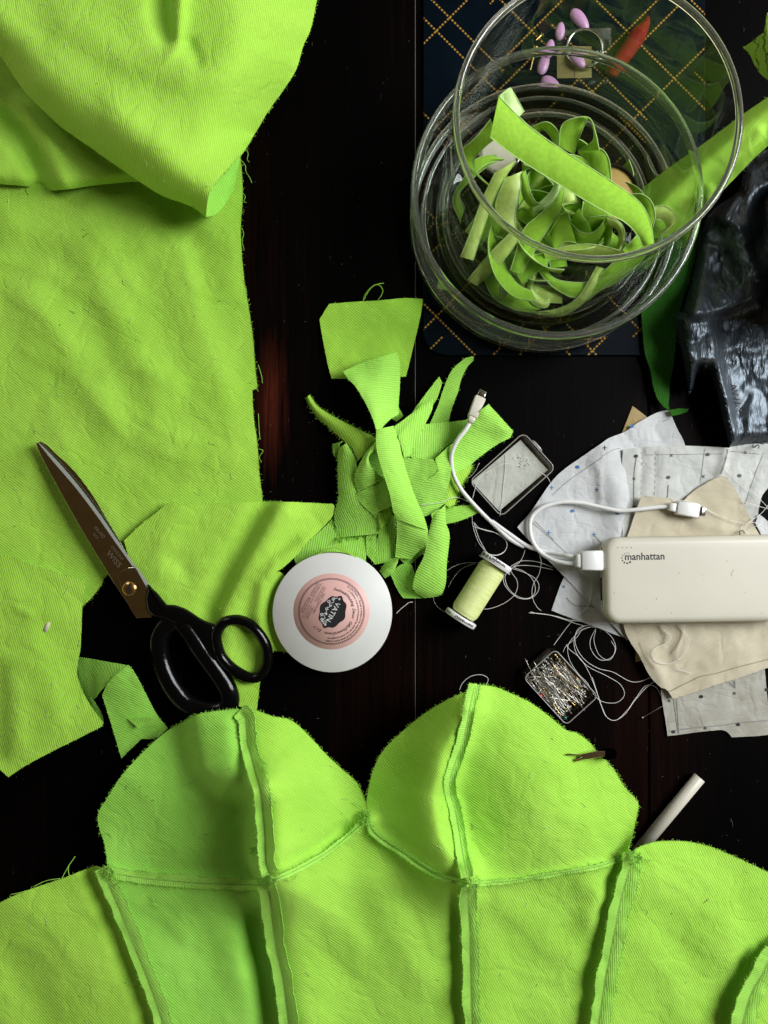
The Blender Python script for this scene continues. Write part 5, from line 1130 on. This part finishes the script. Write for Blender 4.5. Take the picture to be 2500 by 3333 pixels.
paper_piece('pale pattern paper with dots and crosses above the power bank', K('q5', '355,725 470,712 520,708 600,700 800,690 1100,700 1308,712 1325,700 1400,690 1550,675 1720,680 1720,1000 1615,1130 1590,1200 1563,1330 1545,1390 1500,1560 340,1560 350,1470 330,1240 326,1080 340,900'), zPB, M_PAPER2,
   [('+', 'q5', a, 12, 45, 1) for a in ('455,990', '790,780', '1078,970', '1455,755')] + [('o', 'q5', a, 11, 0, 1) for a in ('472,787', '1117,772', '763,978', '1403,963', '455,1248')],
   [('q5', '475,800 455,960 452,1240', 1.4), ('q5', '523,715 512,1170', 1.8), ('q5', '648,705 636,1140', 1.2), ('q5', '762,1048 755,1160', 2.4), ('q5', '560,775 800,772 1250,765', 1), ('q5', '1090,720 1050,1030', .9), ('q5', '1300,720 1285,800 1240,945', 1.8), ('q5', '1310,740 1590,770', 1), ('q5', '1620,760 1560,900 1450,1220', 1.8)], 85)
wl_ = sheet(K('q5', '1575,1308 1620,1340 1700,1410 1700,1540 1600,1500 1545,1390'), Zc(9, .5, 60, 87), 0, 9, t=.2, jit=.2, seed=87).build('paper_tag', M_PAPER); tag(wl_, 'small white paper tag at the right edge above the power bank', 'tag')
paper_piece('toned pattern paper under the lower muslin, at the bottom right', K('q8', '690,240 715,420 740,560 755,680 900,662 1060,640 1200,627 1240,624 1275,632 1305,655 1332,690 1540,681 1665,668 1690,600 1655,350 1630,80 1500,-40 1000,-60 800,-30'), zPD, M_PAPERT,
   [('+', 'q8', a, 12, 45, 1) for a in ('770,362', '1095,607', '1356,295')] + [('o', 'q8', a, 11, 0, 1) for a in ('1058,325', '808,642', '1390,576', '1648,262')],
   [('q8', '810,345 850,655', 1.3), ('q8', '835,345 858,655', 1.3), ('q8', '770,635 1000,605 1230,585 1400,560 1655,540', 2.2), ('q8', '1310,195 1362,248', 1.4), ('q8', '1345,180 1366,250', 1.4), ('q8', '1362,180 1366,250', 1.2)], 86)
zMU = Zc(11, 1.6, 120, 88, [(K('q5', '530,1150 700,1160 880,1200'), 2, 30, 30), (K('q5', '1010,1380 1150,1420 1370,1480'), 1.5, 20, 20)])
mu = sheet(K('q5', '525,1145 640,1153 750,1165 830,1190 880,1200 900,1185 990,1100 1100,1030 1200,980 1270,963 1290,980 1380,1120 1440,1220 1500,1350 1585,1500 1560,1570 370,1570 400,1490 460,1310 500,1200'), zMU, 30, 10, t=.6, fr=.5, frlen=.7, seed=88).build('muslin_piece', M_MUSLIN); tag(mu, 'cream muslin piece above the power bank, lying on pattern paper', 'fabric')
zML = Zc(7, 1.8, 150, 89, [(K('q6', '700,930 740,1030 720,1100'), 1.2, 10, 10), (K('q6', '850,930 880,1000 800,1180'), 1, 10, 10), (K('q6', '600,1200 640,1300 700,1400'), 2.2, 20, 26)])
ml = sheet(K('q6', '350,870 358,920 380,1000 420,1080 500,1200 600,1390 700,1490 735,1500 760,1520 802,1585 830,1582 1000,1530 1200,1460 1400,1400 1659,1310 1740,1290 1740,850'), zML, 150, 10, t=.6, fr=.35, frlen=.8, seed=89).build('muslin_piece', M_MUSLIN); tag(ml, 'cream muslin piece below the power bank with a frayed lower corner', 'fabric')
mb = MB()
for s_, w_ in (('780,1520 1000,1412 1060,1385 1200,1358 1400,1300 1600,1250 1720,1215', 2.6), ('500,1080 560,1200 640,1320', 2.0), ('680,930 740,1020 720,1090', 1.6), ('830,930 885,1000 840,1110 790,1190', 1.8)): line_decal(mb, K('q6', s_), w_, zML, .75)
mb.build('crease_lines', plain('dark_crease', (.30, .25, .15), .9), ml, False)  # darker tone drawn along the muslin creases

# ================================================================== POWER BANK
pk = empty('power_bank', at(2280, 1890, 14), 'cream power bank with black lettering lying on the papers at the right', 'power bank')
ZT = 27.0; cc_ = [K('q6', s_)[0] for s_ in ('215,135 205,905',)[0].split()]
p0 = Vector(at(1970, 1749.5, 20)); p1 = Vector(at(1970, 2028.5, 20)); hy_b = (p0 - p1).length/2; len_b = .150
ang_b = math.radians(.9); cen = (p0 + p1)/2 + Vector((math.cos(ang_b), math.sin(ang_b), 0))*(len_b/2 - .0022); MBk = Matrix.Translation((cen.x, cen.y, 0)) @ Matrix.Rotation(ang_b, 4, 'Z')
Z0 = 11.5
L = []
for k in range(9):
    a = math.pi/2*k/8; L.append((.0055*(1 - math.sin(a)), Z0*.001 + .0055*(1 - math.cos(a))*.6))
for k in range(9):
    a = math.pi/2*k/8; L.append((.0055*(1 - math.cos(a)), ZT*.001 - .0055 + .0055*math.sin(a)))
L += [(.0095, ZT*.001 + .0001), (.02, ZT*.001 + .0001)]
V, F = loft([[MBk @ Vector((x, y, z)) for x, y in rrect(len_b/2 - i, hy_b - i, max(.0006, .0115 - i*.8), 8)] for i, z in L])
link('body', V, F, M_CREAM, pk)
mb = MB(); mb.loop_tube([MBk @ Vector((x, y, .0195)) for x, y in rrect(len_b/2 + .00005, hy_b + .00005, .0115, 8)], .00022, 5); mb.build('body_seam', plain('seam_shadow', (.30, .27, .20), .6), pk)
fz = lambda Q: np.full(len(Q), ZT + .15)
mb = MB(); decal(mb, text_geo('manhattan', 1, 'LEFT', 0, .014), K('q6', '368,312')[0], 33.5, .9, fz, .05, sx=.93)
for k, (x, y, d) in enumerate(((408, 280, 3), (388, 276, 3.2), (367, 283, 3.4), (351, 299, 3.8), (343, 321, 4.4), (349, 345, 5.0), (366, 362, 5.6), (391, 368, 6.2), (417, 359, 6.8))): decal(mb, DOT, K('q6', f'{x},{y}')[0], d, 0, fz, .05)
lg = mb.build('brand_lettering', M_BLACKINK, pk, False)
for x in (308, 348, 388, 427):
    mb = MB(); decal(mb, DOT, K('q6', f'{x},228')[0], 3.2, 0, fz, .05); mb.build('charge_light', M_BLACKINK, pk, False)
mb = MB(); mb.tube([MBk @ Vector((-len_b/2 - .0001, y, .0185)) for y in (-.016, .002)], .0012, 6); mb.build('socket', M_BLACKINK, pk)
mb = MB(); mb.tube([MBk @ Vector((-len_b/2 - .0001, y, .0185)) for y in (.013, .026)], .0013, 6); mb.build('socket', M_BRASS, pk)
mb = MB()
for s_, d_ in (('857,455', 3), ('1068,470', 2.5), ('655,690', 3.5), ('791,815', 3), ('1450,632', 2.5), ('1290,350', 3), ('276,636', 3), ('560,775', 2.5), ('1075,515', 2), ('1600,820', 2.5)): decal(mb, DOT, K('q6', s_)[0], d_, 0, fz, .06)
line_decal(mb, K('q6', '1352,425 1338,440 1332,465 1330,485'), 1.1, fz, .06)
mb.build('dust_specks', plain('bank_dust', (.20, .18, .13), .9), pk, False)
# ================================================================== CABLE
M_CABLE = plain('white_cable', (.72, .72, .70), .42, var=.02)
cb = empty('charging_cable', at(1880, 1830, 10), 'white charging cable with two ends, plugged into the cream power bank', 'cable')
CRd = .0017
def cable(v_pts, nm):
    pts = []
    for v, s_ in v_pts: pts += K(v, s_)
    c = catmull([(p[0], p[1], p[2]*4) for p in pts], 5); mb = MB(); mb.tube([at(p[0], p[1], p[2]/4) for p in c], CRd, 12); return mb.build(nm, M_CABLE, cb)
cable([('c5', '495,997,20 440,990,18 400,985,14 330,970,8 270,955,6.5 200,930,3.5 100,862,2.6 0,790,2.4'), ('c4', '1500,1452,2.2 1430,1420,2.2 1330,1330,2.4 1240,1240,5 1160,1145,11 1118,1055,17 1111,965,22 1140,890,25 1185,830,26 1212,785,26')], 'short_lead')
cable([('c5', '495,1035,20 420,1030,17 350,1012,13 292,978,8.5 250,930,7 226,872,6.5 221,800,6.5 240,752,6.5 290,712,7 360,688,7 430,679,7.5 520,685,8 600,703,9 700,725,11 760,730,12 850,722,14 950,710,15 1022,705,16')], 'long_lead')
def block(v, c0, c1, wd0, wd1, z, h, mat, nm, parent, r=.0012, z2=None):
    a = Vector(at(*K(v, c0)[0], z)); b = Vector(at(*K(v, c1)[0], z2 if z2 is not None else z)); d = (b - a); Ln_ = d.length; x = d.normalized(); y = Vector((0, 0, 1)).cross(x).normalized(); zz = x.cross(y)
    L = []
    for t, s_ in ((0, .86), (.04, 1), (.96, 1), (1, .86)):
        wd = (wd0 + (wd1 - wd0)*t)*MPP/2*s_; hh = h*.0005*s_
        L.append([a + x*(t*Ln_) + y*p + zz*q for p, q in rrect(wd, hh, min(r, hh*.9, wd*.9), 4)])
    V, F = loft(L); o = link(nm, V, F, mat, parent); return o
ua = block('c5', '513,1017', '637,1015', 60, 62, 21, 9, M_WHITE, 'usb_plug', cb); block('c5', '484,1017', '515,1017', 40, 46, 20.5, 7, M_WHITE, 'strain_relief', ua); block('c5', '637,1015', '650,1015', 50, 50, 20, 5, M_STEEL, 'metal_shell', ua, .0003)
uc = block('c5', '1062,712', '1190,732', 43, 45, 17, 7.5, M_WHITE, 'usb_c_plug', cb); block('c5', '1018,706', '1064,713', 24, 30, 16.5, 6, M_WHITE, 'strain_relief', uc); block('c5', '1190,732', '1232,738', 30, 30, 17, 2.6, M_STEEL, 'metal_shell', uc, .0012)
um = block('c4', '1222,762', '1266,655', 30, 36, 26, 7, M_CREAM, 'micro_usb_plug', cb, z2=22); block('c4', '1210,790', '1224,758', 17, 24, 26, 5.5, M_CREAM, 'strain_relief', um); block('c4', '1267,652', '1283,617', 26, 25, 22, 2.4, M_STEEL, 'metal_shell', um, .0005, 21)

# ================================================================== SEAM RIPPER, PEN BARREL, PHONE
sr = empty('seam_ripper', at(1950, 2455, 8), 'seam ripper with a forked brass-coloured tip lying on the right cup', 'seam ripper')
zr = float(zbody(np.array([[1900., 2460.]]))[0]) + 4.5
M_FORK = plain('fork_steel', (.62, .50, .28), .25, 1.0)
add_plate('fork', 'q7', '655,1122 700,1112 760,1118 800,1120 860,1108 930,1096 1000,1090 1022,1088 1024,1140 960,1148 900,1158 850,1166 800,1172 778,1186 758,1180 762,1166 790,1158 812,1142 800,1132 740,1130 690,1130', zr, zr + 1.8, M_FORK, sr, .4)
mb = MB(); c_ = Vector(at(*K('q7', '768,1170')[0], zr + 1)); V, F = lathe([(.0011*math.sin(math.pi*k/8) + 1e-6, -.0011*math.cos(math.pi*k/8)) for k in range(9)], Matrix.Translation(c_), 14); mb.add(V, F); mb.build('red_ball', plain('red_bead', (.22, .03, .03), .2), sr)
mb = MB(); a, b = Vector(at(*K('q8', '185,840')[0], zr + .5)), Vector(at(*K('q8', '262,836')[0], zr - 5)); mb.tube([a.lerp(b, t) for t in (0, .02, .5, .97, 1)], [.0033, .0040, .0042, .0040, .0034], 16); mb.build('handle', plain('dull_black_plastic', (.0004, .0004, .0004), .6, spec=.0), sr)
pn = empty('pen_barrel', at(2190, 2640, 6), 'white plastic pen barrel with an open dark end, sticking out from under the corset', 'pen')
A_ = Vector(at(*K('q8', '1043,1052')[0], 6)); B_ = Vector(at(*K('q8', '430,1790')[0], 6)); dz = (A_ - B_).normalized(); s1 = dz.cross(Vector((0, 0, 1))).normalized(); u1 = s1.cross(dz); MP = Matrix.Identity(4)
for i in range(3): MP[i][0] = s1[i]; MP[i][1] = u1[i]; MP[i][2] = dz[i]; MP[i][3] = B_[i]
Lp = (A_ - B_).length; V, F = lathe([(.0048, 0), (.0049, Lp - .0003), (.0046, Lp), (.0037, Lp), (.0036, Lp - .012), (.0001, Lp - .012)], MP, 32); mb = MB(); mb.add(V, F); mb.build('barrel', M_CREAM, pn)
V, F = lathe([(.0035, Lp - .0118), (.0035, Lp - .004), (.0001, Lp - .004)], MP, 24); mb = MB(); mb.add(V, F); mb.build('dark_plug', plain('dark_red_plug', (.06, .008, .006), .5), pn)
# ================================================================== LOOSE WHITE THREADS
M_THREAD = plain('white_thread', (.74, .73, .68), .7)
def thread(lab, v, s_, z=.5, r=.00022):
    p = K(v, s_); c = catmull([(q[0], q[1], (q[2] if len(q) > 2 else z)*4) for q in p], 4); mb = MB(); mb.tube([at(q[0], q[1], q[2]/4) for q in c], r, 5)
    return tag(mb.build('loose_thread', M_THREAD), lab, 'thread', 'loose white threads')
thread('white thread looping above the top end of the thread reel', 's4', '590,0 620,100 660,220 730,350 770,410 850,445 930,440 1000,400 1038,320 1025,250 960,190 850,130 720,95 650,70 600,10')
thread('white thread running under the cable and circling right of the reel', 's4', '1284,370 1250,470 1200,550 1130,605 1250,655 1360,740 1415,850 1410,960 1330,1025 1230,1020 1120,960 1040,860 1010,740 1030,690')
thread('white thread curling in a wide ring right of the reel', 's4', '1659,610 1450,535 1250,520 1150,560 1080,615 1110,690 1170,780 1180,880 1130,990 1020,1080 880,1145 760,1172 715,1165')
thread('white thread from the reel ending in a twist near the papers', 's4', '1480,440 1500,550 1470,700 1400,820 1375,930 1390,1040 1440,1140 1500,1195')
thread('white thread arching from the reel under the paper on the right', 's4', '1659,640 1400,590 1200,585 1110,620 1280,680 1420,760 1470,860 1440,960 1340,1030 1200,1025 1090,950 1010,850 985,760 1000,700')
thread('thin white thread left of the reel, bending to the heap', 's4', '220,660 330,590 470,550 600,545 660,550', r=.00016)
thread('thin white thread left of the reel, curving down', 's4', '245,880 290,790 380,670 480,600 610,555', r=.00016)
thread('thin thread from the heap to the lower end of the reel', 's4', '40,1000 60,1080 110,1150 200,1210', r=.00016)
thread('white thread lying over the worn card in the dark case', 's6', '180,1290,9 210,1180,9.5 240,1080,9.5 270,1000,9 330,930,9 470,855,9 600,780,9 680,755,9 760,758,9 900,785,8.5')
thread('straight thread crossing the worn card in the dark case', 's6', '688,620,3.6 690,760,3.6 670,980,3.6 650,1180,3.6 625,1400,3.6 605,1560,9', r=.0002)
thread('short thread hooked over the right corner of the dark case', 's6', '1190,870,9.5 1270,915,9.5 1340,970,7 1385,1055,1')
thread('curly end of white yarn between the heap and the dark case', 's6', '50,995 130,965 190,910 240,840 270,770 290,745')
thread('white thread crossing the right of the heap, below the cable', 'c4', '935,1232,19 1000,1228,19 1060,1218,18 1110,1195,14 1150,1195,6 1190,1210,3 1225,1225,1.5')
thread('white thread running down between the cable and the reel', 'c4', '1225,1225,1 1222,1300,1 1230,1360,1 1255,1430,1 1290,1480,.6', r=.0002)
thread('white thread coming down past the cable in a long bow', 'c4', '1228,1350 1290,1370 1380,1395 1410,1440 1400,1480 1360,1503 1310,1500', r=.0002)
thread('frayed twisted thread end on the table left of the papers', 'c5', '215,1318 300,1325 380,1340 440,1358 500,1366 600,1375,1 700,1380,5', r=.0003)
thread('second frayed twisted thread end beside the first, left of the papers', 'c5', '225,1312 260,1322 330,1330 400,1350 480,1378 540,1395', r=.00028)
thread('white thread running from the pin box up to the power bank', 'c5', '358,1505,2 420,1420,.6 470,1360,.6 520,1320,2 560,1270,3.4 575,1200,5 572,1140,5 540,1100,5 500,1075,5')
thread('white thread in a narrow loop above the pin box', 'c5', '600,1410 570,1470 570,1520 600,1570 640,1592 690,1575 715,1530 700,1470 650,1420 590,1400 530,1410 480,1450 440,1510 450,1590 500,1670 550,1720 590,1790 640,1830 720,1835 765,1790 740,1730 660,1680 560,1630 500,1570 475,1500 490,1430 540,1390')
thread('long white thread sweeping from the muslin towards the pin box', 'c5', '915,1692 850,1715 790,1710 700,1660 620,1640 550,1600 500,1540 480,1470 500,1410 560,1390 650,1395')
thread('long white thread looping below the pin box and back to the muslin', 'c5', '935,1715 880,1760 820,1830 770,1900 710,1938 660,1915 630,1850 600,1760 560,1660 510,1580 450,1530 430,1500')
thread('second long white thread following the loop below the pin box', 'c5', '975,1800 955,1755 920,1735 880,1745 830,1810 780,1880 720,1935 670,1925 640,1870 612,1790 580,1690')
thread('white thread bowing out between the muslin and the pin box', 'c5', '412,1545 430,1510 490,1460 520,1420 570,1400', r=.0002)
thread('white thread zigzagging beside the long side of the pin box', 'c5', '600,1420 590,1480 620,1560 680,1590 712,1530 690,1480', r=.0002)
thread('white thread in an S-shape lying on the lower muslin', 'q6', '910,915,10.5 900,1000,10.3 870,1090,10 850,1160,10 845,1250,10 845,1320,9.5 890,1335,9.5 975,1360,9')
thread('white thread looping over the lower muslin', 'q6', '690,925,10.5 740,990,10.3 780,1010,10.3 785,1050,10 740,1090,10 650,1130,10 618,1190,10 650,1255,10 740,1275,9.5 830,1250,9.5 900,1190,10 945,1100,10 935,1030,10.3 890,960,10.5 880,920,10.5')
thread('white thread crossing the pattern paper at the upper right', 'q5', '1262,858,13 1350,960,12 1450,1050,12 1560,1150,12 1659,1250,12')
thread('white thread running over the muslin to the right edge', 'q5', '850,1185,14 950,1195,14 1050,1225,14 1150,1290,14 1280,1350,14 1400,1385,14 1470,1395,14')
thread('white thread at the right edge above the muslin', 'q5', '1430,1195,13 1520,1220,13 1600,1245,12 1659,1262,12')
thread('tangle of white thread at the corner of the muslin near the right edge', 'q5', '1659,1230,12 1600,1300,13 1500,1375,14 1450,1420,15 1470,1470,15 1520,1430,15 1600,1410,14 1640,1450,13 1560,1390,14 1480,1390,14 1440,1440,15 1490,1490,15')
thread('loop of white thread at the top of the right cup', 'c7', '325,62 340,30 375,2 420,-5 450,12 440,38 428,42', .8)
thread('lime thread end lying right of the ribbon roll', 's2', '960,1650 1010,1600 1060,1560 1100,1530 1140,1525', .5, .0003)
pn2 = pin0.copy(); COL.objects.link(pn2); pn2['label'] = 'single pin on the table left of the lower pattern paper'; del pn2['group']
p_ = Vector(at(*K('q8', '660,438')[0], .9)); pn2.matrix_world = Matrix.Translation(p_) @ Matrix.Rotation(math.radians(30), 4, 'Z')
mb = MB(); mb.tube([at(p[0], p[1], 15) for p in catmull(K('q5', '1405,1500 1405,1460 1425,1455 1450,1482'), 4)], .0004, 6); tag(mb.build('wire_hook', M_BLK), 'small black wire hook on the muslin beside the top of the power bank', 'hook')
mb = MB(); V, F = loft([[at(p[0], p[1], z) for p in K('c3', '232,1330 250,1290 272,1285 268,1310 248,1342')[::-1]] for z in (14.2, 15.8)]); mb.add(V, F); tag(mb.build('paper_scrap', M_MUSLIN), 'tiny white scrap on the lower left cloth piece', 'scrap')
# lint on the table
mb = MB(); lr = random.Random(5)
for _ in range(120):
    px, py = lr.uniform(780, 2450), lr.uniform(100, 2750); z = .25; a = lr.gauss(1.57, .5) if lr.random() < .6 else lr.uniform(0, 3.14); l_ = lr.uniform(1, 5)*(3 if lr.random() < .05 else 1)
    mb.tube([at(px, py, z), at(px + l_*math.cos(a) + lr.uniform(-1, 1), py + l_*math.sin(a), z + .15), at(px + 2*l_*math.cos(a + .2), py + 2*l_*math.sin(a + .2), z)], lr.uniform(.00006, .00016), 3)
tag(mb.build('lint', plain('grey_lint', (.20, .19, .17), .9)), kind='stuff')
# lint and short fibres lying on the cloth
mb = MB(); dg_ = bpy.context.evaluated_depsgraph_get(); dg_.update()
for _ in range(420):
    px, py = (lr.uniform(0, 850), lr.uniform(0, 2450)) if lr.random() < .45 else (lr.uniform(0, 2500), lr.uniform(2250, 3333))
    d = Vector((at(px, py, 0)[0], at(px, py, 0)[1], -CAM_H)).normalized(); h = SC.ray_cast(dg_, Vector((0, 0, CAM_H)), d)
    if not h[0] or h[4].name.split('.')[0] not in ('flat_layer', 'folded_flap', 'cup_panel', 'front_panel', 'cloth_piece', 'curved_cloth_piece'): continue
    a = lr.uniform(0, 6.28); l_ = lr.choice((.0004, .0006, .001, .0016, .003)); p = h[1] + Vector((0, 0, .0003)); q = [p]
    for k in range(4): a += lr.uniform(-.7, .7); q.append(q[-1] + Vector((math.cos(a), math.sin(a), lr.uniform(-.05, .12)))*l_/2)
    mb.tube(q, lr.uniform(.00009, .00020), 3, mi=0 if lr.random() < .75 else 1)
tag(mb.build('lint', None, None, True, [plain('pale_fibre', (.52, .72, .30), .9), plain('dark_fibre', (.10, .16, .03), .9)]), kind='stuff')
